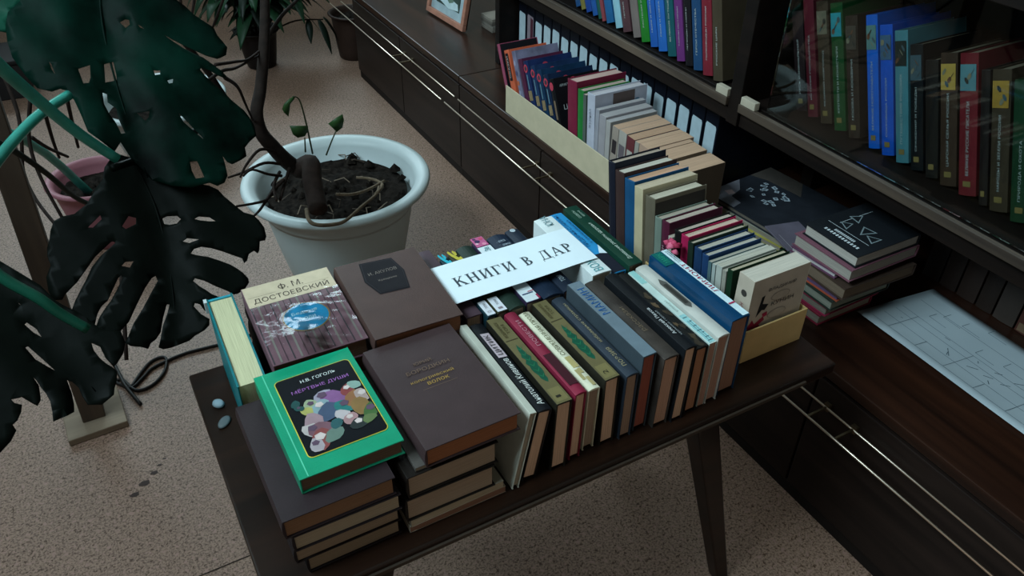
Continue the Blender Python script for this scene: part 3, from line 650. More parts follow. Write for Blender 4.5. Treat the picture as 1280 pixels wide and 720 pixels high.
for i, (u, v, r, c) in enumerate(blobs):
    a = rnd.uniform(0, 3)
    r *= 1.3; pts = []
    for k in range(11):
        t = k * 2 * math.pi / 11; rr = r * (0.82 + 0.25 * rnd.random())
        x = rr * math.cos(t); y = rr * 0.72 * math.sin(t)
        pts.append((min(0.1165, max(0.0215, u + x * math.cos(a) - y * math.sin(a))), max(0.0265, v + x * math.sin(a) + y * math.cos(a))))
    g.shape('front', pts, muted(c), 'painted_figure', 2.6 + i * 0.05, 0.3)
    if i % 2 == 0: g.shape('front', [(u + r * .4 * math.cos(k * 1.25 + a), v + r * .3 + r * .35 * math.sin(k * 1.25 + a)) for k in range(5)], 'c8b8b4' if i % 4 else '5a4658', 'painted_figure', 4.1, 0.3)
# front middle stack
flat(0.206, 0.613, 0.0005, 0.0115, 0.190, 0.136, 0, 'a09484', '8e6a58', 'thin pale booklet at the very bottom of front middle stack', GB, hard=False)
flat(0.2075, 0.611, 0.0125, 0.0125, 0.190, 0.131, 0.6, '8d8474', 'b0a28a', 'thin beige booklet second from bottom in front middle stack', GB, hard=False)
flat(0.2015, 0.611, 0.0260, 0.0390, 0.197, 0.1235, -0.3, '17120f', 'a3907c', 'thick black book with pale pages, third from bottom of front middle stack', GB)
flat(0.206, 0.612, 0.0660, 0.0370, 0.197, 0.124, 0.2, '17120f', 'a3907c', 'thick black book with pale pages, second from top of front middle stack', GB)
flat(0.221, 0.616, 0.1040, 0.0060, 0.190, 0.118, 0, '4c4844', '8e8474', 'very thin grey booklet right under the large brown top book', GB, hard=False)
s2 = flat(0.2310, 0.609, 0.1110, 0.0300, 0.1975, 0.1295, 0.8, '3c2e2f', '9a6648', 'large brown book with gold title on top of the front middle stack', GB, rough=0.45)
s2.text('front', 'ЮРИЙ', 0.050, 0.138, 0.026, 0.0085, '2b2023').text('front', 'БОРОДКИН', 0.034, 0.123, 0.062, 0.0095, '2b2023')
s2.text('front', 'ЮРИЙ', 0.0506, 0.1386, 0.0248, 0.0073, '6d5648', lift=2.6).text('front', 'БОРОДКИН', 0.0346, 0.1236, 0.0608, 0.0083, '6d5648', lift=2.6)
s2.text('front', 'кологривский', 0.033, 0.107, 0.060, 0.007, '9c7c3c').text('front', 'волок', 0.052, 0.098, 0.030, 0.006, '9c7c3c')
s2.patch('front', 0.042, 0.0925, 0.090, 0.0930, '6d5648', 'rule')
# back middle stack
for z, lab in ((0.0005, 'bottom'), (0.0600, 'middle')):
    flat(0.264, 0.835 if z < .01 else 0.832, z, 0.058, 0.190, 0.126, 0, '241a1a', '9a7a5c', 'thick dark book at the %s of the back middle stack' % lab, GC)
s3 = flat(0.2490, 0.813, 0.1190, 0.030, 0.187, 0.1305, -2.2, '46332f', '8e6048', 'brown book with dark six-sided label on top of back middle stack', GC)
hexa_label = [(0.038, 0.1786), (0.088, 0.174), (0.095, 0.1356), (0.087, 0.090), (0.0424, 0.0933), (0.0313, 0.130)]
def grow(pts, k):
    a = sum(p[0] for p in pts) / len(pts); c = sum(p[1] for p in pts) / len(pts)
    return [(a + (u - a) * k, c + (v - c) * k) for u, v in pts]
s3.shape('front', hexa_label, '17151a', 'cover_label', 1, 0.8).shape('front', grow(hexa_label, .93), '2c2a2e', 'cover_label', 2, 0.8).shape('front', grow(hexa_label, .90), '17151a', 'cover_label', 3, 0.8)
s3.text('front', 'И. АКУЛОВ', 0.042, 0.141, 0.044, 0.0075, '70665f', lift=4).text('front', 'Крещение', 0.051, 0.121, 0.028, 0.006, '70665f', lift=4)
# back left stack
flat(0.122, 0.842, 0.0005, 0.037, 0.190, 0.120, 0, '2a2224', '8a6f58', 'dark book at the bottom of the back left stack', GD)
flat(0.124, 0.838, 0.0385, 0.037, 0.194, 0.120, 0.5, '30241f', '8a6a54', 'dark book in the middle of the back left stack', GD)
flat(0.123, 0.838, 0.0765, 0.033, 0.192, 0.124, 0, '382a28', '9a7a62', 'brown book right under the film-covered top of back left stack', GD)
d = flat(0.1185, 0.836, 0.1105, 0.030, 0.186, 0.1295, -1.4, '6e525a', '7a5c4a', 'book in glossy film with striped cover and blue oval, back left stack', GD, rough=0.4, sag=0, coat=0, bump=0.1)
d.patch('front', 0.001, 0.134, 0.129, 0.185, 'c3b398', 'title_band', 0.6)
for k in range(14):
    u = 0.002 + k * 0.0091
    d.patch('front', u, 0.002, u + (0.0016, 0.0028, 0.0012)[k % 3], 0.1335, ('3c3a3e', '77726c', '4a3a40')[k % 3], 'stripe', 0.5, 1.5)
d.patch('front', 0.0545, 0.1595, 0.0563, 0.1745, '463a33', 'lettering', lift=2).text('front', 'О', 0.050, 0.162, 0.0108, 0.010, '463a33', lift=2).text('front', '. М.', 0.0620, 0.160, 0.024, 0.014, '463a33', lift=2)
d.text('front', 'ДОСТОЕВСКИЙ', 0.010, 0.139, 0.110, 0.0165, '3e332c', lift=2)
d.patch('front', 0.004, 0.1575, 0.044, 0.1582, '6a5c50', 'rule').patch('front', 0.084, 0.1575, 0.124, 0.1582, '6a5c50', 'rule')
ov = [(0.068 + 0.031 * math.cos(k * math.pi / 14), 0.082 + 0.031 * math.sin(k * math.pi / 14)) for k in range(28)]
d.shape('front', [(0.068 + (u - 0.068) * 1.06, 0.082 + (v - 0.082) * 1.06) for u, v in ov], '8f7a4c', 'oval_rim', 2.2, 0.2).shape('front', ov, '2380a8', 'oval', 3.0, 0.2)
d.text('front', 'Бедные', 0.050, 0.088, 0.036, 0.008, 'a9d0d8', lift=4).text('front', 'люди', 0.056, 0.073, 0.024, 0.008, 'a9d0d8', lift=4)
# wrinkled clear film over the cover
m = bpy.data.materials.new('clear_film'); m.use_nodes = True; nt = m.node_tree; nt.nodes.remove(nt.nodes['Principled BSDF'])
tr = nt.nodes.new('ShaderNodeBsdfTransparent'); gl = nt.nodes.new('ShaderNodeBsdfGlossy'); gl.inputs['Roughness'].default_value = 0.16
fr = nt.nodes.new('ShaderNodeFresnel'); fr.inputs['IOR'].default_value = 1.42; mx = nt.nodes.new('ShaderNodeMixShader')
tc = nt.nodes.new('ShaderNodeTexCoord'); nz = nt.nodes.new('ShaderNodeTexNoise'); nz.inputs['Scale'].default_value = 9; nz.inputs['Detail'].default_value = 3; nz.inputs['Distortion'].default_value = 1.2
bp = nt.nodes.new('ShaderNodeBump'); bp.inputs['Strength'].default_value = 1.0; bp.inputs['Distance'].default_value = 0.006
nt.links.new(tc.outputs['Object'], nz.inputs['Vector']); nt.links.new(nz.outputs['Fac'], bp.inputs['Height'])
nt.links.new(bp.outputs['Normal'], gl.inputs['Normal']); nt.links.new(bp.outputs['Normal'], fr.inputs['Normal'])
nt.links.new(fr.outputs[0], mx.inputs[0]); nt.links.new(tr.outputs[0], mx.inputs[1]); nt.links.new(gl.outputs[0], mx.inputs[2]); nt.links.new(mx.outputs[0], nt.nodes['Material Output'].inputs['Surface'])
mb = MB(); n = 24
f0, fa, fc = d.frame('front'); fn = fa.cross(fc)
for i in range(n + 1):
    for j in range(n + 1):
        u = 0.001 + 0.128 * i / n; v = 0.001 + 0.131 * j / n
        h = 0.0040 + 0.010 * math.exp(-((u - 0.034) / 0.036) ** 2 - ((v - 0.026) / 0.048) ** 2) + 0.0005 * math.sin(i * 1.1 + 2.2 * math.sin(j * .45)) + 0.0004 * math.sin(j * 1.7 + i * .6)
        mb.v.append(tuple(f0 + fa * u + fc * v + fn * h))
for i in range(n):
    for j in range(n): k = i * (n + 1) + j; mb.f.append((k, k + n + 1, k + n + 2, k + 1))
mb.build('film', m, d.root, True)
# turquoise book standing on its spine, page block up
Tt = 0.037
tq = Book(Matrix.Translation((0.0690 + Tt, 0.8315, ZT + 0.130)) @ Matrix.Rotation(math.radians(-1.5), 4, 'Z') @ R4(((-1, 0, 0), (0, 1, 0), (0, 0, -1)), (0, 0, 0)), Tt, 0.205, 0.1295, '0f6c72', 'c9c6a0',
          'turquoise book standing with its pale page block facing up, left table edge', rough=0.4, sag=0)
mb = MB(); mb.box((0.0025, 0.200, 0.001), (Tt - 0.0025, 0.2045, 0.05)); mb.build('endpaper', M('turquoise_paper', '2a8fa0', 0.6), tq.root)
mb = MB(); mb.box((Tt - 0.0005, 0.196, -0.001), (Tt + 0.004, 0.2055, 0.018)); mb.build('torn_corner', M('torn_paper', 'c3cbcb', 0.8), tq.root)

# ------------------------------------------------------------------ paper sign with serif lettering
def serif_glyph(ch):
    P = []
    def rect(a, b, c, d): P.append([(a, b), (c, b), (c, d), (a, d)])
    def stem(x): rect(x, 0, x + .17, 1); rect(x - .08, 0, x + .25, .045); rect(x - .08, .955, x + .25, 1)
    def bowl(cx, cy, rx, ry, ix, iy, n=9):
        for i in range(n):
            a0 = -math.pi / 2 + math.pi * i / n; a1 = -math.pi / 2 + math.pi * (i + 1) / n
            P.append([(cx + rx * math.cos(a0), cy + ry * math.sin(a0)), (cx + rx * math.cos(a1), cy + ry * math.sin(a1)), (cx + ix * math.cos(a1), cy + iy * math.sin(a1)), (cx + ix * math.cos(a0), cy + iy * math.sin(a0))])
    if ch == 'Н': stem(.1); stem(.63); rect(.27, .475, .63, .535); w = .98
    elif ch == 'И': stem(.1); stem(.65); P.append([(.27, .10), (.65, .80), (.65, .90), (.27, .20)]); w = 1.0
    elif ch == 'Г': stem(.1); rect(.27, .955, .74, 1); P.append([(.74, 1), (.60, .955), (.68, .84), (.705, .70), (.745, .70)]); w = .80
    elif ch == 'К': stem(.1); P.append([(.27, .44), (.34, .48), (.72, .955), (.66, .955), (.27, .54)]); rect(.56, .955, .84, 1); P.append([(.34, .56), (.46, .64), (.88, .045), (.68, .045)]); rect(.60, 0, .97, .045); w = .98
    elif ch == 'В': stem(.1); bowl(.25, .76, .36, .24, .20, .195); bowl(.25, .265, .43, .265, .25, .215); w = .76
    elif ch == 'Р': stem(.1); bowl(.25, .725, .42, .275, .24, .225); w = .74
    elif ch == 'А': P.append([(.40, 1), (.52, 1), (.88, .045), (.69, .045)]); P.append([(.40, 1), (.45, .88), (.17, .045), (.11, .045)]); rect(.25, .32, .66, .37); rect(.02, 0, .28, .045); rect(.58, 0, .98, .045); w = 1.0
    elif ch == 'Д': rect(.24, .955, .90, 1); rect(.64, .05, .81, .96); P.append([(.34, .96), (.40, .96), (.22, .05), (.13, .05)]); rect(.03, .0, .95, .05); rect(.03, -.19, .07, .0); rect(.91, -.19, .95, .0); w = 1.0
    else: w = .5
    return P, w
sg = empty('paper_sign', Matrix.Translation((0.3850, 0.845, ZT + 0.1405)) @ Matrix.Rotation(math.radians(0.2), 4, 'Z'), 'white paper strip sign lettered for free books, lying across the spines', 'sign')
SW, SH = 0.2465, 0.0965
def sag_z(u): return 0.0012 * math.sin(u / SW * 9) * (u / SW) - 0.0008
mb = MB(); n = 24
for lay in (0, 1):
    for i in range(n + 1):
        for v in (0, SH): mb.v.append((SW * i / n, v, sag_z(SW * i / n) + lay * 0.0003))
o = 2 * (n + 1)
for i in range(n):
    k = 2 * i
    mb.f += [(o + k, o + k + 2, o + k + 3, o + k + 1), (k, k + 1, k + 3, k + 2), (k, k + 2, o + k + 2, o + k), (k + 1, o + k + 1, o + k + 3, k + 3)]
mb.build('sheet', M('white_paper', 'd8e4ea', 0.8, 0, 0.02, 20), sg)
mb = MB(); pen = 0.0
glyphs = []
for ch in 'КНИГИ В ДАР':
    P, w = serif_glyph(ch)
    if ch == ' ': pen += 0.62; continue
    glyphs.append((pen, P)); pen += w + 0.10
S0 = 0.207 / pen; hgt = 0.0230
for x0, P in glyphs:
    for p in P:
        mb.ngon([(0.0215 + (x0 + x) * S0, 0.0345 + y * hgt, sag_z(0.0215 + (x0 + x) * S0) + 0.0009) for x, y in p])
mb.build('lettering', M('printer_ink', '3a434b', 0.7, 0, 0.05), sg)

# ------------------------------------------------------------------ upright books in a yellow cardboard box at the right end of the table
bx = empty('cardboard_box', at0(0.787, 0.659, ZT + 0.0005), 'open yellow cardboard box of upright books on the right table end', 'box')
def panel(parent, name, lo, hi, mat): 
    mb = MB(); mb.box(lo, hi); return bevel(mb.build(name, mat, parent), 0.0005, 1)
panel(bx, 'near_panel', (0, 0, 0), (0.128, 0.003, 0.064), CARD_YELLOW)
panel(bx, 'left_panel', (0, 0.0031, 0), (0.0025, 0.255, 0.040), CARD_YELLOW)
panel(bx, 'right_panel', (0.1255, 0.0031, 0), (0.128, 0.255, 0.064), CARD_YELLOW)
panel(bx, 'bottom_panel', (0.0026, 0.0031, 0), (0.1254, 0.255, 0.0022), CARD_YELLOW)
G3 = 'upright books in the yellow cardboard box'
def row3(ytop, T, h, W, lean, cover, pages, label, x=0.7905, **k):
    z0 = 0.0012 if ytop > 0.95 else 0.0042
    a = math.radians(lean); L = (h - z0) / math.cos(a)
    return Book(M_up(x, ytop - (h - z0) * math.tan(a), ZT + z0, W, lean), T, L, W, cover, pages, label, group=G3, **k)
row3(1.0560, 0.0200, 0.1720, 0.115, 9.5, '161a26', 'a89888', 'dark navy book at the far end of the yellow box row')
row3(1.0330, 0.0265, 0.1645, 0.118, 9.5, '3a2a28', 'c9c2b4', 'brown book with white page tops, second from far end of yellow box')
b = row3(1.0040, 0.0288, 0.1625, 0.120, 9.3, '14486e', 'c3997c', 'wide blue book with tan page tops in the yellow box')
row3(0.9715, 0.0235, 0.1635, 0.118, 8.5, 'b0a486', 'b8a890', 'cream paperback next to the wide blue book in yellow box', hard=False)
b = row3(0.9420, 0.0262, 0.1600, 0.112, 7.6, '5f584a', 'bdb5a2', 'olive-grey book with dark front cover in the yellow box')
b.patch('front', 0.003, 0.003, 0.110, 0.150, '2e2a26', 'cover_sheet')
row3(0.9110, 0.0180, 0.1345, 0.113, 7.6, '6d7a70', 'b0a595', 'grey-green book left of the maroon one in the yellow box')
b = row3(0.8920, 0.0197, 0.1380, 0.115, 7.6, '4c1c30', 'b8aa9c', 'maroon book with dark back board in the yellow box')
b.text('spine', 'роман', 0.05, 0.006, 0.04, 0.008, 'a08a90')
row3(0.8685, 0.0095, 0.1200, 0.100, 7.6, 'a9a49a', 'b0a595', 'thin light grey booklet between maroon and black books', hard=False)
row3(0.8580, 0.0158, 0.1380, 0.118, 7.6, '141414', 'b8aa9c', 'black book left of the crimson one in the yellow box')
row3(0.8410, 0.0184, 0.1390, 0.116, 7.6, '9c1c48', 'c4ac9a', 'crimson-pink book with bright spine in the yellow box')
row3(0.8210, 0.0129, 0.1370, 0.116, 7.6, '1c2a22', 'b4ab98', 'blackish green book right of the crimson one')
row3(0.8065, 0.0180, 0.1345, 0.112, 7.6, '1b3557', 'b4b0a4', 'blue book, farther of the two blue neighbours in yellow box')
row3(0.7870, 0.0149, 0.1335, 0.112, 7.6, '1e3a60', 'b4b0a4', 'blue book, nearer of the two blue neighbours in yellow box')
b = row3(0.7690, 0.0075, 0.1300, 0.112, 7.0, '4c6468', 'a9a598', 'thin slate booklet behind the pale magazines in yellow box', hard=False)
row3(0.7595, 0.0073, 0.1310, 0.114, 6.6, '9aa4a0', 'b8b4a8', 'thin pale magazine in yellow box with white spine', hard=False)
b = row3(0.7505, 0.0127, 0.1350, 0.112, 6.2, 'a8aca4', 'b0ac9e', 'pale grey thin book with small black spine mark in yellow box', hard=False)
b.patch('spine', 0.060, 0.002, 0.075, 0.009, '1b2226', 'spine_mark')
row3(0.7360, 0.0085, 0.1340, 0.110, 6.0, '8d8a80', 'a9a598', 'thin grey booklet left of the dark green book', hard=False)
row3(0.7260, 0.0112, 0.1425, 0.116, 5.6, '16301f', 'b8ad94', 'dark green book beside thick white one in the yellow box')
w = row3(0.7015, 0.0325, 0.1520, 0.114, 0.6, 'b4a898', 'c3bcae', 'thick white book with black title and red splash, front of yellow box', hard=False, rough=0.5)
w.text('front', 'ВЛАДИМИР', 0.034, 0.118, 0.056, 0.007, '2a2624').text('front', 'КУНИН', 0.046, 0.088, 0.046, 0.008, '2a2624')
w.shape('front', [(0.018, 0.075), (0.023, 0.112), (0.029, 0.114), (0.027, 0.098), (0.040, 0.094), (0.034, 0.084), (0.028, 0.086)], '191616', 'drawn_figure')
w.shape('front', [(0.004, 0.060), (0.012, 0.072), (0.018, 0.062), (0.034, 0.072), (0.038, 0.064), (0.028, 0.058), (0.036, 0.048), (0.018, 0.050), (0.008, 0.046)], '8a1f38', 'red_splash')
w.shape('front', [(0.030, 0.078), (0.040, 0.080), (0.042, 0.072), (0.034, 0.070)], '9a2440', 'red_splash', 2)
for k in range(2):
    cx_, cy_ = ((0.062, 0.104), (0.062, 0.070))[k]
    ring = [(cx_ + 0.020 * math.cos(i * .52), cy_ + 0.009 * math.sin(i * .52)) for i in range(12)]
    w.shape('front', ring, '8d8478', 'drawn_oval').shape('front', [(cx_ + (u - cx_) * .9, cy_ + (v - cy_) * .88) for u, v in ring], 'aca090', 'drawn_oval', 2)
w.shape('spine', [(0.118 + 0.006 * math.cos(i * .63), 0.016 + 0.006 * math.sin(i * .63)) for i in range(10)], '3c3835', 'spine_mark').text('spine', 'КУНИН', 0.070, 0.012, 0.030, 0.008, '8a4a50')

# crumpled pink paper flower tucked between the navy book and the box
pfl = empty('paper_flower', at0(0.770, 0.838, ZT + 0.0005), 'crumpled pink paper flower tucked between navy book and yellow box row', 'paper flower')
mb = MB(); mb.tube([(0, 0, 0), (0.003, 0, 0.06), (0.002, -0.004, 0.118)], 0.0022, 6); mb.build('stem', M('flower_stem', '4a3a30', 0.7), pfl)
rnd = random.Random(2)
for k in range(9):
    a = k * 2.4; r = 0.004 + 0.0011 * k; c = Vector((0.002 + r * math.cos(a) * .7, -0.004 + r * 1.2 * math.sin(a), 0.124 + rnd.uniform(-.004, .005)))
    mb = MB(); n = 7
    mb.v = [tuple(c + Vector((0.0075 * math.cos(q * 6.283 / n + k) * rnd.uniform(.7, 1.2), 0.009 * math.sin(q * 6.283 / n + k) * rnd.uniform(.7, 1.2), rnd.uniform(-.003, .003)))) for q in range(n)] + [tuple(c + Vector((0, 0, .006))), tuple(c - Vector((0, 0, .004)))]
    mb.f = [(q, (q + 1) % n, n) for q in range(n)] + [((q + 1) % n, q, n + 1) for q in range(n)]
    mb.build('petal', M('pink_paper', ('b0405e', 'c4607a', '8e2440')[k % 3], 0.7), pfl, True)

# ------------------------------------------------------------------ long cardboard box of books on the cabinet
lb = empty('cardboard_box', at0(1.0725, 1.226, ZC + 0.0005), 'long pale cardboard box full of upright books on the low cabinet', 'box')
panel(lb, 'front_panel', (0, 0, 0), (0.003, 0.721, 0.082), CARD)
panel(lb, 'back_panel', (0.168, 0.104, 0), (0.171, 0.721, 0.082), CARD)
panel(lb, 'near_panel', (0.0031, 0, 0), (0.130, 0.003, 0.082), CARD)
panel(lb, 'far_panel', (0.0031, 0.718, 0), (0.1679, 0.721, 0.010), CARD)
panel(lb, 'bottom_panel', (0.0031, 0.0031, 0), (0.130, 0.7179, 0.0022), CARD)
G4 = 'books in the long pale cardboard box'
def row4(ytop, T, h, W, lean, cover, pages, label, x=1.080, **k):
    a = math.radians(lean); hh = h - 0.0042
    return Book(M_up(x, ytop - hh * math.tan(a), ZC + 0.0042, W, lean), T, hh / math.cos(a), W, cover, pages, label, group=G4, **k)
b = row4(2.015, 0.014, 0.178, 0.125, 25, '8a4258', '2a2226', 'thin pinkish spine, black cover, leaning at far end of pale box', hard=False)
b.patch('front', 0.002, 0.002, 0.122, 0.19, '15141a', 'cover_sheet')
b = row4(1.977, 0.028, 0.172, 0.125, 25, 'b8583c', 'a89a8a', 'orange book with black title panel leaning in the pale box', rough=0.4)
b.patch('spine', 0.100, 0.004, 0.176, 0.020, '1b1518', 'spine_panel').text('spine', 'СКАЗКИ', 0.108, 0.007, 0.06, 0.009, 'b9a9a9', lift=3)
b = row4(1.934, 0.022, 0.184, 0.140, 25, '6b6a80', 'a89a8a', 'grey-blue patterned book leaning next to the orange one', vary=0.4)
for k in range(6): b.shape('spine', [(0.03 + k * .027 + .008 * math.cos(j), 0.011 + .007 * math.sin(j)) for j in range(6)], ('a8583c', '4b4a66', '8a8aa0')[k % 3], 'pattern_spot')
b = row4(1.898, 0.022, 0.1735, 0.135, 25, '4a2038', 'a89a8a', 'purple-crimson book leaning beside the dark blue series', rough=0.4)
ser = ((1.868, 0.0250, '1b2a50', 'red-ringed dark blue series book, first from the far end'), (1.829, 0.0235, '1c3050', 'red-ringed dark blue series book, second from the far end'),
       (1.796, 0.0235, '16304a', 'red-ringed teal-blue series book in the middle of its set'), (1.761, 0.0235, '14243c', 'red-ringed midnight blue series book, second to last of its set'))
for y, T, c, lab in ser:
    b = row4(y, T, 0.1785, 0.142, 25, c, '1d2638', lab, rough=0.35, vary=0.3)
    b.shape('spine', [(0.172 + 0.0115 * math.cos(j * .7), T / 2 + 0.0110 * math.sin(j * .7)) for j in range(9)], 'a8384a', 'ring', 2).shape('spine', [(0.172 + 0.0065 * math.cos(j * .7), T / 2 + 0.0062 * math.sin(j * .7)) for j in range(9)], '38323c', 'ring', 3)
    b.patch('spine', 0.085, 0.003, 0.112, T - 0.003, '7a6a50', 'spine_picture').patch('spine', 0.116, T * .40, 0.155, T * .58, '5a8090', 'spine_stripe')
    b.shape('front', [(0.055 + 0.010 * math.cos(j * .7), 0.172 + 0.009 * math.sin(j * .7)) for j in range(9)], 'a8384a', 'ring').text('front', 'история', 0.012, 0.160, 0.03, 0.006, '8a98a8')
b = row4(1.730, 0.0200, 0.1775, 0.145, 25, '121316', '22201f', 'red-ringed black series book nearest its set with black cover showing', rough=0.35)
b.shape('spine', [(0.172 + 0.0115 * math.cos(j * .7), 0.010 + 0.0095 * math.sin(j * .7)) for j in range(9)], 'a8384a', 'ring', 2)
b.shape('front', [(0.062 + 0.010 * math.cos(j * .7), 0.178 + 0.009 * math.sin(j * .7)) for j in range(9)], 'a8384a', 'ring').text('front', 'АРМАГЕД', 0.018, 0.166, 0.034, 0.008, 'a8b0b0').text('front', 'Ц', 0.020, 0.105, 0.012, 0.016, 'a8b0b0')
b.patch('spine', 0.085, 0.004, 0.135, 0.013, '6a5a4a', 'spine_picture')
row4(1.642, 0.0425, 0.213, 0.150, 6.2, '6e1c34', 'b89a90', 'thick crimson book with pinkish page top in the long pale box')
row4(1.593, 0.0260, 0.204, 0.140, 5.0, '1f6e30', 'b9a498', 'bright green book next to the crimson one in pale box')
row4(1.5655, 0.0130, 0.201, 0.138, 4.8, '4c5650', 'b9a498', 'thin dark grey book between green and white books', hard=False)
b = row4(1.5500, 0.0325, 0.2115, 0.158, 4.5, 'a9abb8', 'b3aeb2', 'white-grey book with brown photo cover in the long pale box', rough=0.4)
b.patch('front', 0.055, 0.130, 0.120, 0.203, '5c4f4c', 'cover_photo').shape('front', [(0.048 + 0.018 * math.cos(j * .63), 0.135 + 0.018 * math.sin(j * .63)) for j in range(10)], '2c6484', 'cover_disc', 2).shape('front', [(0.128 + 0.012 * math.cos(j * .63), 0.168 + 0.012 * math.sin(j * .63)) for j in range(10)], '3c6c88', 'cover_disc', 2)
b.text('spine', 'журнал', 0.12, 0.01, 0.05, 0.01, '6a6c78')
for i, (y, T, h, c, lab) in enumerate(((1.5075, 0.0150, 0.186, '8a8a92', 'pale grey magazine next to the photo-cover book, tallest of three'), (1.4905, 0.0270, 0.179, '8e8a8e', 'pale grey magazine with dark spine square, middle of three'), (1.4620, 0.0185, 0.175, '96928f', 'pale grey magazine beside the tan paperbacks, last of three'))):
    b = row4(y, T, h, 0.138, 2.4, c, 'aaa6a6', lab, hard=False)
    b.patch('spine', 0.050, 0.003, 0.062, T - 0.003, '4c464c', 'spine_square')
for i, (y, T, h, c, lab, pg) in enumerate(((1.4340, 0.0250, 0.173, '8e8278', 'tan-topped paperback with dark picture on spine, farthest of its run', 'b8977e'), (1.4070, 0.0300, 0.174, '9a948c', 'tan-topped paperback with white spine, second of its run', 'b8977e'),
      (1.3750, 0.0290, 0.1725, '5c2c30', 'tan-topped paperback with dark red spine edge', 'b08e74'), (1.3440, 0.0150, 0.172, '8a867e', 'thin tan-topped paperback with grey spine', 'bb9a80'), (1.3270, 0.0330, 0.1735, 'a08472', 'tan-topped paperback leaning against darker one', 'bb9a80'),
      (1.2935, 0.0150, 0.172, '97806c', 'tan-topped paperback half hidden by second book row', 'b8977e'), (1.2770, 0.0450, 0.172, '8a735e', 'wide tan-topped paperback near the end of pale box', 'ba997f'), (1.2220, 0.0520, 0.170, '4c4034', 'tan-topped paperback with dark brown front, last in the pale box', 'ba997f'))):
    b = row4(y, T, h, 0.130 if i < 5 else 0.118, -0.4 if i < 7 else 0, c, pg, lab, hard=False)
    if i in (0, 1, 2): b.patch('spine', 0.10, 0.004, 0.135, T - 0.004, ('2c2628', '5c5458', '9a948c')[i], 'spine_picture')

# binders in the niche behind
ORD = 'first second third fourth fifth sixth seventh eighth ninth tenth eleventh twelfth thirteenth fourteenth fifteenth sixteenth seventeenth eighteenth nineteenth'.split()
for i in range(19):
    y1 = 2.262 - i * 0.0505
    W = 0.26; T = 0.0465; h = 0.218
    if i in (1,): lt = '7c7078'
    else: lt = '9fb0b8'
    lab = ['dark binder with pale label at the far end of the niche', 'dark binder with maroon strip on label, second in the niche'][i] if i < 2 else 'dark blue binder with pale spine label, %s from the far end of the niche' % ORD[i]
    grp = 'dark binders with pale labels in the niche'
    t = empty('binder', at0(1.292, y1 - T, ZC + 0.0005), lab, 'binder', grp)
    mb = MB(); mb.box((0, 0, 0), (W, T, h)); bevel(mb.build('cover', M('binder_cover', '090d18', 0.5), t), 0.002)
    mb = MB(); z1 = 0.172 + 0.004 * math.sin(i * 2.1)
    pts = [(-0.0006, T - 0.005, 0.02), (-0.0006, 0.004, 0.02), (-0.0006, 0.004, z1 - .006), (-0.0006, 0.007, z1), (-0.0006, T - 0.008, z1 + .002), (-0.0006, T - 0.005, z1 - .005)]
    mb.ngon(pts); mb.build('label', M('binder_label', lt, 0.7), t)
    if i == 1:
        mb = MB(); mb.quad((-0.001, 0.022, 0.02), (-0.001, 0.006, 0.02), (-0.001, 0.006, z1 - .008), (-0.001, 0.022, z1 - .004)); mb.build('strip', M('maroon_strip', '44202c', 0.7), t)

# ------------------------------------------------------------------ books on the bookcase shelf, leaning left
G5 = 'leaning books on the shelf left of the upright'
def shelf_book(x, y, T, L, W, lean, cover, label, grp, txt=None, tc='a9b0b0', u0=0.05, tl=0.13, pic=None, **k):
    b = Book(M_up(x, y, ZS + 0.0008, W, lean), T, L, W, cover, '6d6254', label, group=grp, rough=k.pop('rough', 0.4), **k)
    if txt: b.text('spine', txt, u0, T * 0.40, min(tl, len(txt) * 0.0068), T * 0.17, tc)
    if pic: b.patch('spine', L - 0.062, 0.002, L - 0.018, T - 0.002, pic, 'spine_picture')
    return b
left = [(1.955, 22, '1c4068', 'dark sea-blue book leaning at the far end of the visible shelf row', None), (1.930, 20, '6b6434', 'dull yellow-olive book far along the leaning shelf row', None), (1.902, 26, '1c3c7c', 'royal blue book leaning beside dull yellow-olive one', None),
        (1.872, 22, '1f4a86', 'medium blue book leaning left of dark green narrow book', None), (1.846, 16, '1c4a44', 'narrow dark green book between blue and brick-red books', None), (1.826, 14, '7a3a40', 'narrow brick-red book with pale foot on the left shelf', None),
        (1.808, 32, '1f5480', 'sea-blue book left of the pale cyan one on the shelf', None), (1.770, 28, '7fa8b4', 'pale cyan book standing out on the left shelf', None), (1.736, 34, '4a3236', 'mauve-brown book right of the pale cyan one', 'ПЕРВЫЕ ЛЮДИ'),
        (1.694, 30, '6a605c', 'taupe book left of the vivid green one', None), (1.657, 33, '1f6a24', 'vivid green book on the left shelf row', 'РАСТЕНИЯ РОССИИ'), (1.617, 28, '1f4f96', 'vivid blue book right of the vivid green one', 'МОРЯ И ОКЕАНЫ'),
        (1.583, 32, '23589e', 'vivid blue book left of dark teal one', 'РЕКИ И ОЗЁРА'), (1.545, 30, '174a50', 'dark teal book left of the purple one on the shelf', 'ВЕЛИКИЕ ПУТЕШЕСТВИЯ'), (1.508, 28, '5c2a62', 'purple book on the left shelf row', 'ТАЙНЫ ИСТОРИИ'),
        (1.474, 26, '171518', 'black book with white lettering right of purple one', 'ЛЕГЕНДЫ И МИФЫ'), (1.442, 30, '1c3c5e', 'steel-blue book with white lettering left of the maroon one', 'ГЕРОИ ОТЕЧЕСТВА'), (1.402, 32, '6a1f2a', 'maroon book with pale lettering near the upright, left shelf', 'ПОЛКОВОДЦЫ РОССИИ'), (1.361, 31, '3c3428', 'olive-brown book last before the upright, left shelf', 'РУССКИЕ ЦАРИ')]
YS = []
y = 1.281
